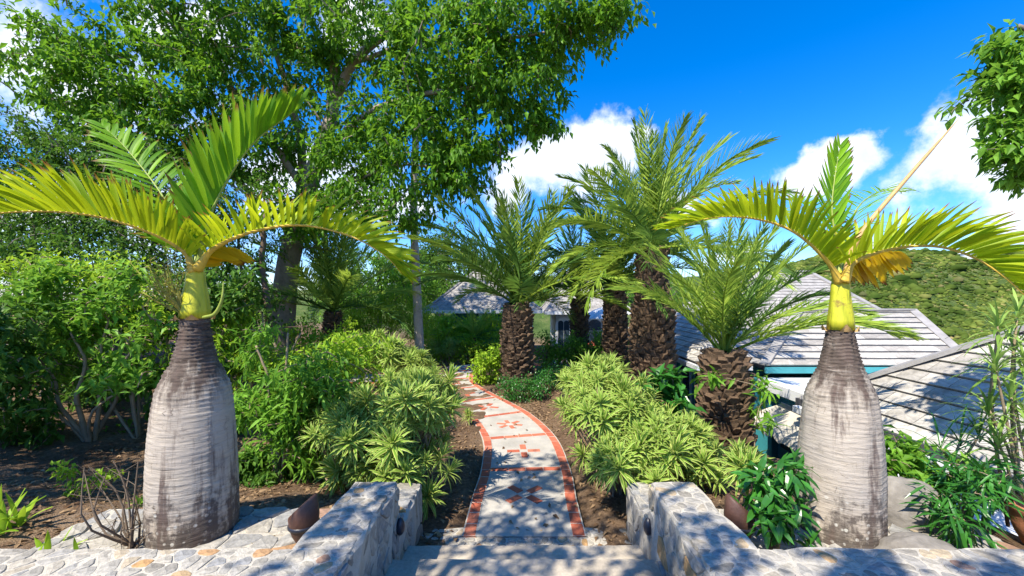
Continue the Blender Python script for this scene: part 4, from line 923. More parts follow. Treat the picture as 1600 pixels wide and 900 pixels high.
# cream-edged rosette shrubs
def rosette_mesh(seed, nl=40, L=.205, wd=.024):
    r = np.random.default_rng(seed); m_ = MB()
    for q in range(nl):
        f = (q + .5) / nl; az = q * 2.39996 + r.normal() * .1; el = R(np.interp(f, [0, .4, 1], [82, 38, -28]) + r.normal() * 7); l = L * np.interp(f, [0, .3, 1], [.6, 1, 1.0]) * r.uniform(.85, 1.1)
        d = np.array([math.cos(az) * math.cos(el), math.sin(az) * math.cos(el), math.sin(el)]); sd = np.array([-math.sin(az), math.cos(az), 0]); p = np.array([0, 0, .07 * (1 - f)]); V = []
        for k, ws in enumerate((.4, .95, 1, .62, .03)):
            nv = np.cross(d, sd); hw = wd * ws * .5
            V += [p + sd * hw - nv * hw * .3, p + sd * hw * .42, p - sd * hw * .42, p - sd * hw - nv * hw * .3]; p = p + unit(d) * l / 4; d = d + np.array([0, 0, -.13 * (k + .6)])
        Fl = [(4*k + b, 4*k + b + 1, 4*k + b + 5, 4*k + b + 4) for k in range(4) for b in range(3)]
        m_.add(np.array(V), [np.array(Fl)], edge=np.tile([1., .25, .25, 1.], 5))
    me = m_.mesh('leaf_rosette', True); me.materials.append(M['leaf_cream']); return me
ROS = [rosette_mesh(200 + k, 30 + 4 * k, .17 + .014 * k, .020 + .0018 * k) for k in range(5)]
def rosette_shrub(label, base, blobs, seed, size=1.0):
    r = np.random.default_rng(seed); t_ = thing('cream_edged_shrub', base, label, 'shrub', 'cream-edged shrubs along the path'); st = MB(); b = np.array(base)
    for c, rad, n in blobs:
        for q in range(n):
            u = unit(r.normal(size=3)); u[2] = abs(u[2]) * .9 - .15 if r.uniform() < .8 else u[2]
            e = np.array(tuple(c)) + u * np.array(rad) * r.uniform(.35, 1.15) ** .6
            e[2] = max(e[2], b[2] + .12)
            a = b + r.normal(size=3) * (.10, .10, 0); hor = e - a; hor[2] = 0
            dn = unit(e - np.array(tuple(c))) * .5 + np.array([0, 0, .75]); dn = unit(dn)
            p1 = a + hor * .45 + (0, 0, (e[2] - a[2]) * .42); p2 = e - dn * .14
            st.add(*tube(spline([a, p1, p2, e], 7), np.linspace(.011, .006, 7), 5, False))
            o = link('leaf_rosette', ROS[int(r.integers(5))], None, t_); o.location = tuple(e - b); o.rotation_euler = (Vector(dn).to_track_quat('Z', 'Y').to_matrix() @ Matrix.Rotation(r.uniform(0, 6.28), 3, 'Z')).to_euler()
            s = size * r.uniform(.6, 1.3); o.scale = (s, s, s * r.uniform(.9, 1.1))
    st.build('stems', 'stem_tan', t_)
rosette_shrub('big cream-edged rosette shrub behind the shaded cheek wall, next to the path', B(630, 4.5), [blob(650, 650, 60, 70, 4.5, 60), blob(600, 680, 60, 70, 4.3, 55), blob(668, 625, 32, 36, 4.9, 22), blob(640, 735, 55, 30, 4.1, 22)], 301, 1.0)
rosette_shrub('cream-edged rosette shrub farther from the path, between the green shrubs and its bigger neighbour', B(540, 4.5), [blob(545, 680, 55, 70, 4.5, 36), blob(500, 640, 40, 40, 4.9, 18), blob(560, 740, 40, 24, 4.1, 14)], 302, 1.0)
rosette_shrub('big cream-edged rosette shrub on the palm side of the path', B(965, 4.7), [blob(950, 650, 65, 70, 4.8, 66), blob(930, 600, 45, 35, 5.3, 28), blob(1010, 690, 55, 60, 4.4, 46), blob(970, 735, 45, 40, 4.1, 30)], 303, 1.0)
rosette_shrub('spreading cream-edged rosette shrub between the sunlit cheek wall and the short date palm', B(1075, 4.5), [blob(1070, 690, 45, 50, 4.5, 34), blob(1100, 740, 40, 30, 4.2, 20), blob(1040, 740, 35, 35, 4.0, 16)], 304, .95)
rosette_shrub('yellowish cream-edged shrub in front of the tall slim palm', B(640, 9.6), [blob(610, 560, 55, 25, 9.6, 40), blob(640, 575, 30, 24, 9.3, 26), blob(570, 545, 35, 22, 10.2, 20)], 305, 1.35)
rosette_shrub('yellowish cream-edged shrub at the bend, behind the bigger rosette shrub', B(655, 7.6), [blob(660, 605, 24, 24, 7.8, 22), blob(635, 615, 34, 28, 7.2, 24)], 306, 1.2)
rosette_shrub('small cream-edged shrub at the far turn of the path', B(700, 14.8), [blob(700, 548, 30, 11, 14.8, 20)], 307, 1.4)
rosette_shrub('cream-edged shrub in front of the glossy bush by the palm trunks', B(930, 7.6), [blob(945, 585, 30, 25, 7.6, 22), blob(905, 600, 26, 20, 7.2, 14)], 308, 1.15)
rosette_shrub('cream-edged tuft growing beside the clay light at the sunlit cheek wall', B(1170, 3.1, .46), [blob(1165, 740, 20, 25, 3.1, 6)], 309, .95)
rosette_shrub('tiny cream-edged seedling on the bare soil beside the path', B(655, 4.15), [blob(660, 780, 14, 12, 4.1, 4)], 310, .8)
rosette_shrub('tiny yellow seedling on the bare soil at the path bend', B(732, 6.9), [blob(732, 668, 6, 8, 6.9, 3)], 311, .8)

# broad-leaved plants by the right-hand palms and walls
g = 'leafy plants near the house'
leafy('broadleaf_plant', 'glossy broad-leaved plant behind the cream-edged shrub, before the short date palm', 'plant', B(1035, 5.2), [(W(1030, 620, 5.2), .02, .01), (W(1050, 610, 5.2), .015, .008)],
      [blob(1032, 605, 32, 26, 5.2, 24), blob(1060, 640, 22, 30, 5.1, 12)], leaf_tpl(.19, .085, .3), 'leaf_gloss', 91, g, per=12, woodmat='stem_tan', spread=.12, droop=.2)
leafy('broadleaf_plant', 'glossy leafy plant leaning on the bottle palm below the awning', 'plant', B(1205, 2.75, .46), [(W(1190, 760, 2.75), .012, .006), (W(1220, 740, 2.78), .012, .006), (W(1230, 790, 2.7), .01, .005), (W(1185, 810, 2.7), .01, .005)],
      [blob(1195, 760, 35, 30, 2.75, 14), blob(1225, 745, 28, 30, 2.8, 12), blob(1215, 805, 40, 30, 2.65, 16)], leaf_tpl(.115, .038, .3, 'lance'), 'leaf_gloss', 92, g, per=11, woodmat='stem_tan', spread=.075, droop=.2, twr=.004)
leafy('broadleaf_plant', 'light green plant in front of the roof gutter, beside the bottle palm', 'plant', B(1420, 3.5, .3), [(W(1410, 730, 3.5), .012, .006), (W(1450, 740, 3.5), .012, .006), (W(1400, 690, 3.6), .012, .006)],
      [blob(1410, 705, 32, 30, 3.55, 18), blob(1455, 740, 40, 28, 3.4, 18), blob(1400, 740, 22, 25, 3.4, 9)], leaf_tpl(.12, .05, .3), 'leaf_mid', 93, g, per=12, woodmat='stem_tan', spread=.09, droop=.2, twr=.004)
leafy('broadleaf_plant', 'dark narrow-leaved plant spilling over the wall by the pale ledge', 'plant', B(1480, 3.1, .35), [(W(1490, 760, 3.1), .012, .006), (W(1520, 740, 3.1), .012, .006), (W(1450, 780, 3.0), .012, .006)],
      [blob(1490, 755, 45, 35, 3.1, 20), blob(1540, 745, 28, 28, 3.15, 10), blob(1470, 800, 36, 22, 2.9, 12)], leaf_tpl(.19, .022, .35, 'lance'), 'leaf_gloss', 94, g, per=12, woodmat='stem_tan', spread=.08, droop=.2, twr=.004)
leafy('trailing_plant', 'small climber clinging to the short date palm trunk', 'plant', (W(1180, 640, 5.2).x, 5.2, -.1), [(W(1185, 640, 5.2), .01, .005)],
      [blob(1190, 630, 14, 45, 5.2, 14), blob(1110, 590, 20, 10, 5.15, 6)], leaf_tpl(.16, .035, .3, 'lance'), 'leaf_mid', 95, g, per=9, woodmat='stem_tan', spread=.08, twr=.004)
# cane plant with drooping strap leaves
def cane_plant(label, base, heads, seed, leafL=.36, wd=.022, n=26, mat='leaf_bamboo'):
    r = np.random.default_rng(seed); t_ = thing('strap_leaf_plant', base, label, 'plant'); st = MB(); lf = MB(); b = np.array(base)
    for h_ in heads:
        e = np.array(tuple(h_)); a = b + r.normal(size=3) * (.05, .05, 0); st.add(*tube(spline([a, a * .4 + e * .6 + (r.normal() * .05, 0, .03), e], 8), np.linspace(.014, .008, 8), 6))
        for q in range(n):
            az = q * 2.4 + r.normal() * .2; el = R(np.interp(q / n, [0, 1], [80, -10]) + r.normal() * 8); l = leafL * r.uniform(.7, 1.1)
            d = np.array([math.cos(az) * math.cos(el), math.sin(az) * math.cos(el), math.sin(el)]); sd = np.array([-math.sin(az), math.cos(az), 0]); p = e - (0, 0, .1 * q / n); V = []
            for k, ws in enumerate((.5, .9, 1, .85, .5, .03)):
                nv = np.cross(d, sd); V += [p + sd * wd * ws * .5 + nv * wd * .1, p, p - sd * wd * ws * .5 + nv * wd * .1]; p = p + unit(d) * l / 5; d = unit(d) + np.array([0, 0, -.28])
            lf.add(np.array(V), [np.array([f_ for k in range(5) for f_ in ((3*k, 3*k+1, 3*k+4, 3*k+3), (3*k+1, 3*k+2, 3*k+5, 3*k+4))])])
    st.build('canes', 'stem_tan', t_, True); lf.build('foliage', mat, t_, True)
cane_plant('tall cane plant with drooping strap leaves at the picture edge before the near roof', (W(1600, 700, 3.3).x, 3.3, .3),
           [W(1560, 510, 3.3), W(1590, 490, 3.4), W(1555, 570, 3.2), W(1600, 560, 3.3), W(1580, 620, 3.25), W(1545, 640, 3.3), W(1605, 650, 3.2), W(1625, 600, 3.3), W(1585, 545, 3.45), W(1560, 690, 3.2)], 96, .33)
cane_plant('low tuft of dark strap leaves against the roof gutter', (W(1500, 740, 3.4).x, 3.4, .25), [W(1500, 690, 3.4), W(1470, 700, 3.35), W(1530, 680, 3.45)], 97, .42, .016, 18, 'leaf_gloss')

rt = thing('broadleaf_tree', (5.35, 2.5, .0), 'broad-leaved tree reaching in at the top corner against the clouds', 'tree')
grow(rt, [([(5.35, 2.5, -.2), (5.3, 2.55, 1.5), (5.1, 2.7, 3.0), W(1680, 120, 3.3)], .16, .07), ([W(1720, 180, 3.2), W(1650, 160, 3.35), W(1590, 130, 3.45)], .05, .015), ([W(1680, 120, 3.3), W(1640, 60, 3.4), W(1590, 40, 3.5)], .05, .015), ([W(1690, 200, 3.2), W(1640, 230, 3.4), W(1600, 240, 3.4)], .04, .01)],
     [blob(1580, 85, 42, 38, 3.5, 24), blob(1562, 165, 34, 42, 3.45, 24), blob(1580, 235, 38, 32, 3.4, 22), blob(1640, 140, 70, 90, 3.5, 50), blob(1600, 280, 20, 18, 3.4, 6)], leaf_tpl(.105, .05, .2), 'leaf_mid', 98, per=22, spread=.10, droop=.3, twr=.006)

# the tree whose shade dapples the steps: it stands on the landing behind the viewer
bt = thing('shade_tree', (-4.3, -3.2, .3), 'tree on the upper landing whose shade dapples the steps', 'tree')
grow(bt, [([(-4.3, -3.2, 0), (-4.1, -3.0, 2.0), (-3.6, -2.3, 4.2), (-2.8, -1.2, 5.6)], .2, .09), ([(-3.4, -2.0, 4.6), (-2.0, -.6, 5.9), (-.9, .2, 6.4)], .07, .02), ([(-3.6, -2.3, 4.2), (-2.0, -1.6, 5.4), (-.2, -1.2, 6.0), (.9, -.6, 6.3)], .07, .02), ([(-3.2, -1.8, 4.9), (-3.0, 0, 6.0), (-2.7, 1.2, 6.5)], .06, .02)],
     [((-3.1, -.4, 6.2), (.9, .9, .6), 40), ((-2.8, .7, 6.4), (.8, .8, .6), 28), ((-2.3, -.6, 6.3), (1.0, .8, .6), 30), ((-1.2, -1.0, 6.2), (.9, .8, .6), 26), ((-.2, -1.1, 6.2), (.9, .7, .5), 22), ((-3.0, 1.3, 6.9), (.6, .6, .4), 16)], OV, 'leaf_canopy', 99, per=20, spread=.2, droop=.5)

# ------------------------------------------------------------ little plants and ground litter
sap = leafy('sapling', 'small bright green sapling on the bare shaded soil', 'sapling', (W(107, 810, 3.9).x, 3.9, float(gh(W(107, 810, 3.9).x, 3.9))), [(W(118, 730, 3.9), .008, .004), (W(165, 745, 3.85), .005, .003)],
      [blob(112, 735, 22, 20, 3.9, 9), blob(155, 748, 25, 10, 3.85, 8), blob(118, 765, 12, 14, 3.9, 4)], leaf_tpl(.062, .028, .2), 'leaf_lime', 401, None, per=12, spread=.06, droop=0, twr=.003, woodmat='stem_tan')
def tuft(label, base, n, L, wd, mat, seed, spread=.05):
    r = np.random.default_rng(seed); t_ = thing('strap_leaf_tuft', base, label, 'plant', 'tufts in the shaded bed'); lf = MB(); b = np.array(base)
    for q in range(n):
        az = q * 2.4; el = R(np.interp(q / n, [0, 1], [84, 25]) + r.normal() * 6); l = L * r.uniform(.7, 1.1); d = np.array([math.cos(az) * math.cos(el), math.sin(az) * math.cos(el), math.sin(el)]); sd = np.array([-math.sin(az), math.cos(az), 0]); p = b + r.normal(size=3) * (spread, spread, 0); V = []
        for k, ws in enumerate((.6, .95, 1, .7, .03)): nv = np.cross(d, sd); V += [p + sd * wd * ws * .5 - nv * wd * .12, p, p - sd * wd * ws * .5 - nv * wd * .12]; p = p + unit(d) * l / 4; d = unit(d) + np.array([0, 0, -.18])
        lf.add(np.array(V), [np.array([f_ for k in range(4) for f_ in ((3*k, 3*k+1, 3*k+4, 3*k+3), (3*k+1, 3*k+2, 3*k+5, 3*k+4))])])
    lf.build('foliage', mat, t_, True)
def G(px, py, Y): x = W(px, py, Y).x; return (x, Y, float(gh(x, Y)))
tuft('bright strap-leaved lily tuft cut by the picture edge', G(8, 820, 3.1), 16, .34, .04, 'leaf_lime', 402)
tuft('low green lily tuft at the wall, beside the edge lily', G(72, 835, 2.75), 14, .20, .035, 'leaf_lime', 403, .08)
tuft('small grey-green spurge tuft touching the bottle palm', (W(222, 770, 2.9).x, 2.9, .72), 16, .11, .02, 'leaf_mid', 404, .01)
tw = thing('dry_shrub', (W(210, 830, 2.8).x, 2.8, .45), 'leafless dry twigs beside the foot of the bottle palm', 'dead shrub'); m_ = MB(); r_ = np.random.default_rng(8); b = np.array(tw.location)
for q in range(16):
    e = np.array(W(205 + r_.normal() * 42, 770 + r_.normal() * 30, 2.8 + r_.normal() * .12)); md = b * .5 + e * .5 + r_.normal(size=3) * .06; m_.add(*tube(spline([b + r_.normal(size=3) * .02, md, e], 6), np.linspace(.009, .003, 6), 5, False))
    for k in range(3): s0 = md + (e - md) * r_.uniform(0, .8); m_.add(*tube([s0, s0 + r_.normal(size=3) * .09], [.003, .0015], 4, False))
m_.build('twigs', 'twig', tw)
def boulder(label, c, rad, seed):
    n, k = 26, 16; A, Z = np.meshgrid(np.arange(n) * 2 * np.pi / n, np.linspace(-1.2, 1.5, k)); P = np.stack([np.cos(Z) * np.cos(A), np.cos(Z) * np.sin(A), np.sin(Z)], -1)
    P = P * (1 + .16 * vnoise(P, 2.2, seed) + .06 * vnoise(P, 6, seed + 1) + .02 * vnoise(P, 17, seed + 2))[..., None]; i, j = np.meshgrid(np.arange(k - 1), np.arange(n), indexing='ij'); j2 = (j + 1) % n
    F = np.stack([i * n + j, i * n + j2, (i + 1) * n + j2, (i + 1) * n + j], -1).reshape(-1, 4); V = np.concatenate([P.reshape(-1, 3), P[-1].mean(0)[None]]); jj = np.arange(n)
    o = link('boulder', mesh_np('boulder', V * np.array(rad), [F, np.stack([(k - 1) * n + jj, (k - 1) * n + (jj + 1) % n, np.full(n, k * n)], -1)], True), 'boulder'); o.location = c; tag(o, label, 'boulder', 'boulders beside the bottle palm')
boulder('rounded grey boulder against the bottle palm, farther one', (W(1410, 790, 3.2).x, 3.2, .52), (.27, .22, .26), 5)
boulder('low flat grey boulder on the wall side of the rounded boulder', (W(1425, 830, 2.75).x, 2.72, .47), (.26, .17, .13), 9)
# terracotta pot on the wall end
pt = thing('terracotta_pot', (3.80, 2.9, .41), 'terracotta pot cut by the picture edge on the wall', 'pot')
V, Fq = lathe([(.02, 0), (.10, 0), (.14, .08), (.17, .17), (.165, .24), (.19, .27), (.19, .30), (.165, .30), (.14, .24), (.05, .22)], 28); link('body', mesh_np('body', V, Fq, True), 'clay_terracotta', pt)
# fallen leaves
lf = MB(); N = 9000; x = np.concatenate([rng.uniform(-6, .5, N), rng.uniform(-.2, 3.2, N // 2)]); y = rng.uniform(2.9, 9.5, len(x)); p, = [np.stack([x, y, gh(x, y) + .012], -1)]
dpath = np.array([np.min(np.hypot(CL2[::6, 0] - a, CL2[::6, 1] - b_)) for a, b_ in zip(x, y)]); okm = (dpath > .64) | (rng.uniform(size=len(x)) < .022); p[:, 2] = np.where(dpath < .66, .016, p[:, 2]); p = p[okm]; n = len(p)
place_leaves(lf, leaf_tpl(.07, .034, .3), p, np.column_stack([rng.normal(size=(n, 2)), rng.normal(size=n) * .15]), np.column_stack([rng.normal(size=(n, 2)) * .35, np.ones(n)]), rng.uniform(.5, 1.3, n))
tag(lf.build('leaf_litter', 'leaf_dry'), 'dry fallen leaves scattered over the garden soil', 'leaf litter', kind='stuff')

# ------------------------------------------------------------ houses
def rect_clip(poly, u0, u1, v0, v1):
    P = [np.array(q, float) for q in poly]
    for p_, n_ in (((u0, 0), (-1, 0)), ((u1, 0), (1, 0)), ((0, v0), (0, -1)), ((0, v1), (0, 1))):
        P = clip(P, np.array(p_, float), np.array(n_, float))
        if len(P) < 3: return None
    return P
def tiled_plane(parent, corners, dv, du, seed, th=.018, gap=.006, lap=.985, name='tile', joined=False, deck='roof_deck'):
    """corners: 3D, first two on the eave; courses run along the eave, each tile a piece lapped on the one below"""
    C = [np.array(tuple(c), float) for c in corners]; o = C[0]; u = unit(C[1] - C[0]); nrm = unit(np.cross(C[1] - C[0], C[2] - C[0]))
    if nrm[2] < 0: nrm = -nrm
    v = np.cross(nrm, u)
    if v[2] < 0: v = -v
    pol = [np.array([(c - o) @ u, (c - o) @ v]) for c in C]
    ar = sum(pol[a][0] * pol[(a + 1) % len(pol)][1] - pol[a][1] * pol[(a + 1) % len(pol)][0] for a in range(len(pol)))
    if ar < 0: pol = pol[::-1]
    pw = np.array(parent_world(parent).inverted()); r = np.random.default_rng(seed); jb = MB()
    dk = np.array([o + q[0] * u + q[1] * v for q in pol]); bt_ = dk - nrm * .10; k = len(dk); jj = np.arange(k)
    m_ = MB(); m_.add(np.concatenate([dk, bt_]), [np.arange(k)[None], np.arange(k)[None, ::-1] + k, np.stack([jj, (jj + 1) % k, k + (jj + 1) % k, k + jj], -1)]); m_.build('roof_deck', deck, parent)
    umin, umax = min(q[0] for q in pol), max(q[0] for q in pol); vmax = max(q[1] for q in pol); row = 0; vv = 0
    while vv < vmax:
        uu = umin - du * r.uniform(0, 1)
        while uu < umax:
            w_ = du * r.uniform(.75, 1.25); P = rect_clip(pol, uu + gap / 2, uu + w_ - gap / 2, vv, vv + dv * lap); uu += w_
            if P is None: continue
            P = np.array(P); a_ = .5 * abs(np.sum(P[:, 0] * np.roll(P[:, 1], -1) - P[:, 1] * np.roll(P[:, 0], -1)))
            if a_ < .0006: continue
            lift = th * (1.25 - (P[:, 1] - vv) / dv) * r.uniform(.85, 1.2); k = len(P); base = o + P[:, :1] * u + P[:, 1:] * v
            V = np.concatenate([base + nrm * .001, base + nrm * lift[:, None]]); jj = np.arange(k); Fs = [np.stack([jj, (jj + 1) % k, k + (jj + 1) % k, k + jj], -1), (np.arange(k) + k)[None]]
            if joined: jb.add(V, Fs)
            else:
                c = V.mean(0); ob = link(name, mesh_np(name, V - c, Fs), 'tile', parent); ob.location = pw[:3, :3] @ c + pw[:3, 3]
        vv += dv; row += 1
    if joined: tag(jb.build('shingles', 'roof_far', parent), kind='stuff')
def bar(parent, a, b, w_, h_, mat, name, up=(0, 0, 1)):
    a, b = np.array(tuple(a), float), np.array(tuple(b), float); d = unit(b - a); s = unit(np.cross(d, up)); n_ = np.cross(s, d); V = []
    for p in (a, b): V += [p - s * w_ / 2 - n_ * h_ / 2, p + s * w_ / 2 - n_ * h_ / 2, p + s * w_ / 2 + n_ * h_ / 2, p - s * w_ / 2 + n_ * h_ / 2]
    m_ = MB(); m_.add(np.array(V), [np.array([(0, 1, 2, 3), (7, 6, 5, 4), (0, 4, 5, 1), (1, 5, 6, 2), (2, 6, 7, 3), (3, 7, 4, 0)])]); return m_.build(name, mat, parent)
def slab_box(parent, b, mat, name):
    m_ = MB(); m_.add(*box(*b)); return m_.build(name, mat, parent)

# teal house with the tall hip roof
hA = thing('teal_house', (4.6, 9.5, -1.9), 'teal house with tall grey hip roof behind the short date palm', 'house')
e = .70; A0, A1, A2_, A3 = (4.1, 9.3, e), (10.6, 9.3, e), (10.6, 17.5, e), (4.1, 17.5, e); r0_, r1_ = (8.0, 13.4, 3.1), (9.6, 13.4, 3.1)
tiled_plane(hA, [A3, A0, r0_], .19, .34, 501)
tiled_plane(hA, [A0, A1, r1_, r0_], .19, .34, 502, joined=True)
for q in ([A1, A2_, r1_], [A2_, A3, r0_, r1_]): tiled_plane(hA, q, .3, .5, 503, joined=True)
for a, b in ((A0, r0_), (A1, r1_), (r0_, r1_)): bar(hA, np.array(a) + (0, 0, .03), np.array(b) + (0, 0, .03), .18, .05, 'ridge_cap', 'ridge_cap')
slab_box(hA, (4.62, 10.1, 9.8, 17.0, -1.95, .62), 'teal_paint', 'wall')
bar(hA, (4.06, 9.2, .60), (4.06, 17.5, .60), .09, .10, 'gutter', 'gutter'); bar(hA, (4.0, 9.24, .60), (5.3, 9.24, .60), .09, .10, 'gutter', 'gutter')
for yv in (9.9, 10.9, 12.0, 13.1): 
    wn = slab_box(hA, (4.56, 4.615, yv, yv + .7, -.9, .35), 'white_paint', 'window'); slab_box(wn, (4.54, 4.555, yv + .06, yv + .64, -.84, .29), 'tint_pane', 'pane')
# lower wing with the bright course-lined roof
hB = thing('teal_house', (5.4, 8.0, -1.9), 'teal house wing with bright course-lined roof and flat white porch top', 'house')
B0, B1, Bt1, Bt0 = (5.35, 8.84, e + .02), (10.0, 8.84, e + .02), (10.75, 11.0, 1.87), (7.65, 11.0, 1.87)
tiled_plane(hB, [B0, B1, (10.14, 9.5, 1.08), Bt1, Bt0] if False else [B0, B1, Bt1, Bt0], .26, .75, 511, th=.024, lap=.87)
tiled_plane(hB, [(5.35, 12.5, e + .02), B0, Bt0], .185, .5, 512, joined=True); tiled_plane(hB, [(9.9, 13.2, e), (5.35, 13.2, e), Bt0, Bt1], .26, .5, 513, joined=True); gb = MB(); gb.add([B1, (9.9, 13.2, e), Bt1], [np.array([(0, 1, 2)])]); gb.build('gable', 'teal_paint', hB)
bar(hB, np.array(B0) + (0, 0, .04), np.array(Bt0) + (0, 0, .04), .2, .05, 'ridge_cap', 'ridge_cap'); bar(hB, np.array(B1) + (0, 0, .04), np.array(Bt1) + (0, 0, .04), .2, .05, 'ridge_cap', 'ridge_cap'); bar(hB, np.array(Bt0) + (0, 0, .04), np.array(Bt1) + (0, 0, .04), .2, .05, 'ridge_cap', 'ridge_cap')
bar(hB, (5.35, 8.80, .63), (10.0, 8.80, .63), .06, .13, 'teal_paint', 'fascia')
pr = slab_box(hB, (5.2, 10.2, 7.35, 8.76, .36, .47), 'membrane', 'porch_roof'); bar(hB, (5.18, 7.3, .36), (5.18, 8.76, .36), .05, .2, 'white_paint', 'fascia'); bar(hB, (5.16, 7.3, .36), (10.2, 7.3, .36), .05, .2, 'white_paint', 'fascia')
bar(hB, (5.24, 7.4, .475), (5.24, 8.7, .475), .10, .03, 'gutter', 'porch_edge')
slab_box(hB, (5.45, 10.0, 7.6, 12.3, -1.95, .34), 'teal_paint', 'wall')
for yv in (7.45,): slab_box(hB, (5.30, 5.44, yv, yv + .14, -1.9, .30), 'white_paint', 'post')
slab_box(hB, (5.30, 5.44, 8.5, 8.64, -1.9, .30), 'teal_dark', 'post')
dr = slab_box(hB, (5.41, 5.44, 7.8, 8.45, -1.9, .1), 'teal_dark', 'door'); slab_box(dr, (5.395, 5.405, 7.9, 8.35, -.9, 0), 'tint_pane', 'pane')
# scalloped cloth awning over the door
aw = thing('cloth_awning', (4.85, 7.4, -.3), 'beige scalloped cloth awning sagging below the porch top', 'awning'); n = 21; V = []
for k in range(n):
    yv = 6.55 + 1.75 * k / (n - 1); sag = .05 * math.sin(k / (n - 1) * math.pi * 4) ** 2
    V += [(5.40, yv, .03), (5.05, yv, -.08 - sag * .5), (4.66, yv, -.24 - sag), (4.64, yv, -.33 - sag - .05 * abs(math.sin(k / (n - 1) * math.pi * 6)))]
m_ = MB(); m_.add(V, [np.array([(4*a+b, 4*a+4+b, 4*a+5+b, 4*a+1+b) for a in range(n - 1) for b in range(3)])]); m_.build('cloth', 'awning_cloth', aw, True); bar(aw, (4.67, 6.5, -.30), (4.67, 8.35, -.30), .025, .025, 'white_paint', 'rod')
bar(aw, (5.42, 6.5, .03), (5.42, 8.35, .03), .03, .03, 'white_paint', 'rod')
# near house with the steep tiled roof
hC = thing('near_house', (5.5, 4.5, -.1), 'near house with steep pale tiled roof and white gutter at the picture edge', 'house')
pe = .787; ez = .35; c0, c1 = (5.1, -1.0, ez), (5.1, 7.3, ez); rx = 4.15; rz_ = ez + rx * pe; top1, top0 = (5.1 + rx, 7.3 - rx, rz_), (5.1 + rx, 3.0, rz_)
tiled_plane(hC, [c0, c1, top1, (5.1 + rx, -1.0, rz_)], .25, .42, 521, th=.026, gap=.010, lap=.93)
tiled_plane(hC, [c1, (13.4, 7.3, ez), top1], .235, .6, 522, joined=True)
bar(hC, np.array(c1) + (0, 0, .05), np.array(top1) + (0, 0, .05), .24, .06, 'ridge_cap', 'ridge_cap')
bar(hC, (5.02, -1.0, ez - .03), (5.02, 7.3, ez - .03), .06, .16, 'roof_deck', 'eave_board'); gt = bar(hC, (4.93, -1.0, ez - .12), (4.93, 7.2, ez - .12), .12, .11, 'gutter', 'gutter')
slab_box(hC, (5.5, 9.0, -1.0, 6.8, -1.9, ez - .05), 'pale_wall', 'wall')
for yv in (3.9, 5.4): slab_box(hC, (5.0, 5.1, yv, yv + .1, -.2, ez - .17), 'white_paint', 'post')
ld = link('paved_ledge', None); bpy.data.objects.remove(ld)
m_ = MB(); m_.add(*box(4.35, 5.48, 2.4, 5.6, -.3, .05)); tag(m_.build('pavement', 'membrane'), kind='structure')

# garden pavilion with bellcast roofs
def bellcast(parent, x0, x1, y0, y1, ze, apex, seed, mat='roof_far'):
    ax, ay, az = apex; cx_, cy_ = ax, ay; lv = [0, .08, .16, .26, .38, .52, .66, .82, 1.0]; prof = [0, .055, .125, .225, .35, .495, .645, .815, 1.0]
    for k in range(4):
        P = [(x0, y0), (x1, y0), (x1, y1), (x0, y1)]; a, b = np.array(P[k]), np.array(P[(k + 1) % 4])
        jb = MB(); nrow = 30; r = np.random.default_rng(seed + k)
        for q in range(nrow):
            f0, f1 = q / nrow, (q + 1) / nrow; f1 = min(f1, .995); z0_, z1_ = ze + (az - ze) * np.interp(f0, lv, prof), ze + (az - ze) * np.interp(f1, lv, prof)
            nt = max(2, int(np.linalg.norm(b - a) * (1 - f0) / .22)); A = a + (np.array([ax, ay]) - a) * f0; Bq = b + (np.array([ax, ay]) - b) * f0; A1_ = a + (np.array([ax, ay]) - a) * f1; B1_ = b + (np.array([ax, ay]) - b) * f1
            for s in range(nt):
                u0, u1 = s / nt, (s + .96) / nt; l = r.uniform(.012, .03)
                V = [(*(A + (Bq - A) * u0), z0_ + l), (*(A + (Bq - A) * u1), z0_ + l), (*(A1_ + (B1_ - A1_) * u1), z1_ + .004), (*(A1_ + (B1_ - A1_) * u0), z1_ + .004), (*(A + (Bq - A) * u0), z0_ - .02), (*(A + (Bq - A) * u1), z0_ - .02)]
                jb.add(np.array(V), [np.array([(0, 1, 2, 3), (4, 5, 1, 0)])])
        tag(jb.build('shingles', mat, parent), kind='stuff')
        dk = MB(); V = [];
        for f, g_ in zip(lv, prof): z = ze + (az - ze) * g_ - .03; V += [(*(a + (np.array([ax, ay]) - a) * f), z), (*(b + (np.array([ax, ay]) - b) * f), z)]
        dk.add(np.array(V), [np.array([(2*q, 2*q+1, 2*q+3, 2*q+2) for q in range(len(lv) - 1)])]); dk.build('roof_deck', 'roof_deck', parent)
        fa = bar(parent, (*a, ze - .06), (*b, ze - .06), .06, .14, 'gutter', 'fascia')
        H = spline([(*(a + (np.array([ax, ay]) - a) * f), ze + (az - ze) * g_ + .03) for f, g_ in zip(lv, prof)], 16); hm = MB(); hm.add(*tube(H, np.full(16, .06), 5)); hm.build('ridge_cap', 'ridge_cap', parent)
pv = thing('garden_pavilion', (-2.0, 19.0, -.6), 'open garden pavilion with flared grey shingle roof at the end of the path', 'pavilion')
bellcast(pv, -4.35, .75, 16.9, 21.6, 1.70, (-1.75, 19.2, 4.0), 601)
for x_, y_ in ((-3.8, 17.3), (-1.9, 17.3), (.3, 17.3), (-3.8, 21.2), (.3, 21.2)): slab_box(pv, (x_ - .08, x_ + .08, y_ - .08, y_ + .08, -.8, 1.55), 'white_paint', 'post')
slab_box(pv, (-3.8, .3, 21.2, 21.35, -.8, 1.55), 'teal_dark', 'wall')
ph = thing('pool_house', (2.0, 20.0, -.6), 'white house with grey shingle roof and arched door between the date palms', 'house')
bellcast(ph, .95, 4.9, 17.6, 22.5, 1.62, (2.4, 20.2, 3.75), 621)
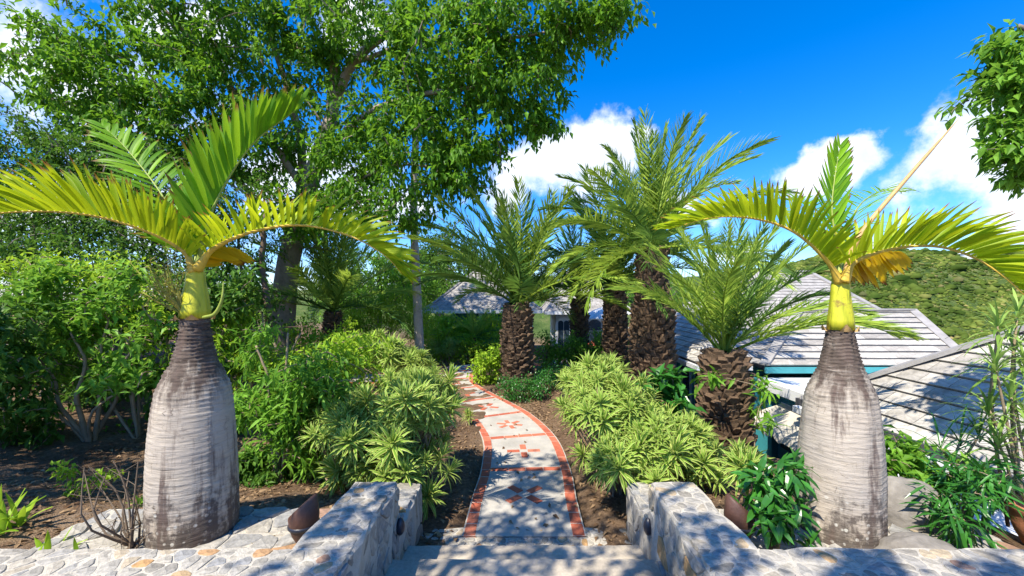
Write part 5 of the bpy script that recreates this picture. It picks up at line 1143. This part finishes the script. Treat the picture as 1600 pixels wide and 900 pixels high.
slab_box(ph, (1.45, 4.4, 18.1, 22.0, -.8, 1.55), 'pale_wall', 'wall')
def arch(parent, x, y, w_, h_, z0, mat, name, th=.05):
    P = [(x - w_ / 2, z0), (x + w_ / 2, z0)] + [(x + w_ / 2 * math.cos(a), z0 + h_ - w_ / 2 + w_ / 2 * math.sin(a)) for a in np.linspace(0, math.pi, 13)]
    k = len(P); V = [(p, y, q) for p, q in P] + [(p, y + th, q) for p, q in P]; j = np.arange(k)
    m_ = MB(); m_.add(V, [np.stack([j, (j + 1) % k, k + (j + 1) % k, k + j], -1), np.arange(k)[None, ::-1], np.arange(k, 2 * k)[None]]); return m_.build(name, mat, parent)
d1 = arch(ph, 1.78, 18.0, .72, 2.1, -.75, 'white_paint', 'door', .09); arch(d1, 1.66, 17.985, .24, 1.9, -.7, 'tint_pane', 'pane', .012); arch(d1, 1.92, 17.985, .24, 1.9, -.7, 'tint_pane', 'pane', .012)
d2 = arch(ph, 3.2, 18.0, .9, 2.1, -.75, 'white_paint', 'door', .09); arch(d2, 3.2, 17.985, .7, 1.95, -.7, 'tint_pane', 'pane', .012)
# terrace furniture between the palm trunks
um = thing('parasol', (3.05, 15.6, -.5), 'cream parasol on the terrace between the palm trunks', 'parasol')
V, Fq = lathe([(.85, 1.95), (.6, 2.1), (.3, 2.26), (.02, 2.36)], 8); link('canopy', mesh_np('canopy', V, Fq), 'membrane', um)
m_ = MB(); m_.add(*tube([(3.05, 15.6, -.5), (3.05, 15.6, 1.85)], .025, 8)); m_.build('pole', 'white_paint', um)
for k, (x_, lab) in enumerate(((2.75, 'sun lounger with red cushion on the terrace, nearer the dark palm trunk'), (3.5, 'sun lounger with red cushion on the terrace under the parasol'))):
    lo = thing('sun_lounger', (x_, 15.2, -.5), lab, 'sun lounger', 'loungers on the terrace'); slab_box(lo, (x_ - .32, x_ + .32, 14.5, 15.6, -.2, -.1), 'pale_wall', 'frame'); slab_box(lo, (x_ - .3, x_ + .3, 14.52, 15.55, -.095, .0), 'white_paint', 'cushion')
    bk = MB(); bk.add([(x_ - .3, 15.5, -.05), (x_ + .3, 15.5, -.05), (x_ + .3, 15.85, .5), (x_ - .3, 15.85, .5), (x_ - .3, 15.6, -.1), (x_ + .3, 15.6, -.1), (x_ + .3, 15.95, .45), (x_ - .3, 15.95, .45)], [np.array([(0, 1, 2, 3), (7, 6, 5, 4), (0, 4, 5, 1), (1, 5, 6, 2), (2, 6, 7, 3), (3, 7, 4, 0)])]); bk.build('backrest', 'cushion_red', lo)
    for dx in (-.28, .28):
        for yv in (14.55, 15.5): slab_box(lo, (x_ + dx - .03, x_ + dx + .03, yv, yv + .06, -.52, -.205), 'pale_wall', 'leg')
m_ = MB(); m_.add(*box(1.2, 5.2, 13.9, 18.1, -.9, -.5)); tag(m_.build('terrace', 'concrete_path'), kind='structure')
# villa on the hill
vx, vy = (1520 - CX) * 290 / FPX, 290; vz = float(hillh(np.array(vx), np.array(vy))) + .6; vl = thing('hill_villa', (vx, vy, vz), 'tiny white villa on the green hill across the valley', 'house')
slab_box(vl, (vx - 5, vx + 5, vy - 4, vy + 4, vz - 3, vz + 3.2), 'white_paint', 'wall'); slab_box(vl, (vx - 10, vx - 5.2, vy - 4, vy + 2, vz - 4, vz + 1.2), 'white_paint', 'wing')
m_ = MB(); m_.add([(vx - 6, vy - 5, vz + 3.2), (vx + 6, vy - 5, vz + 3.2), (vx + 6, vy + 5, vz + 3.2), (vx - 6, vy + 5, vz + 3.2), (vx - 1.5, vy, vz + 6), (vx + 1.5, vy, vz + 6)], [np.array([(0, 1, 5, 4), (2, 3, 4, 5)]), np.array([(1, 2, 5), (3, 0, 4)])]); m_.build('roof', 'membrane', vl)
for k in range(3): slab_box(vl, (vx - 4 + k * 3, vx - 2.4 + k * 3, vy - 4.1, vy - 4.02, vz - .5, vz + 2), 'tint_pane', 'window')
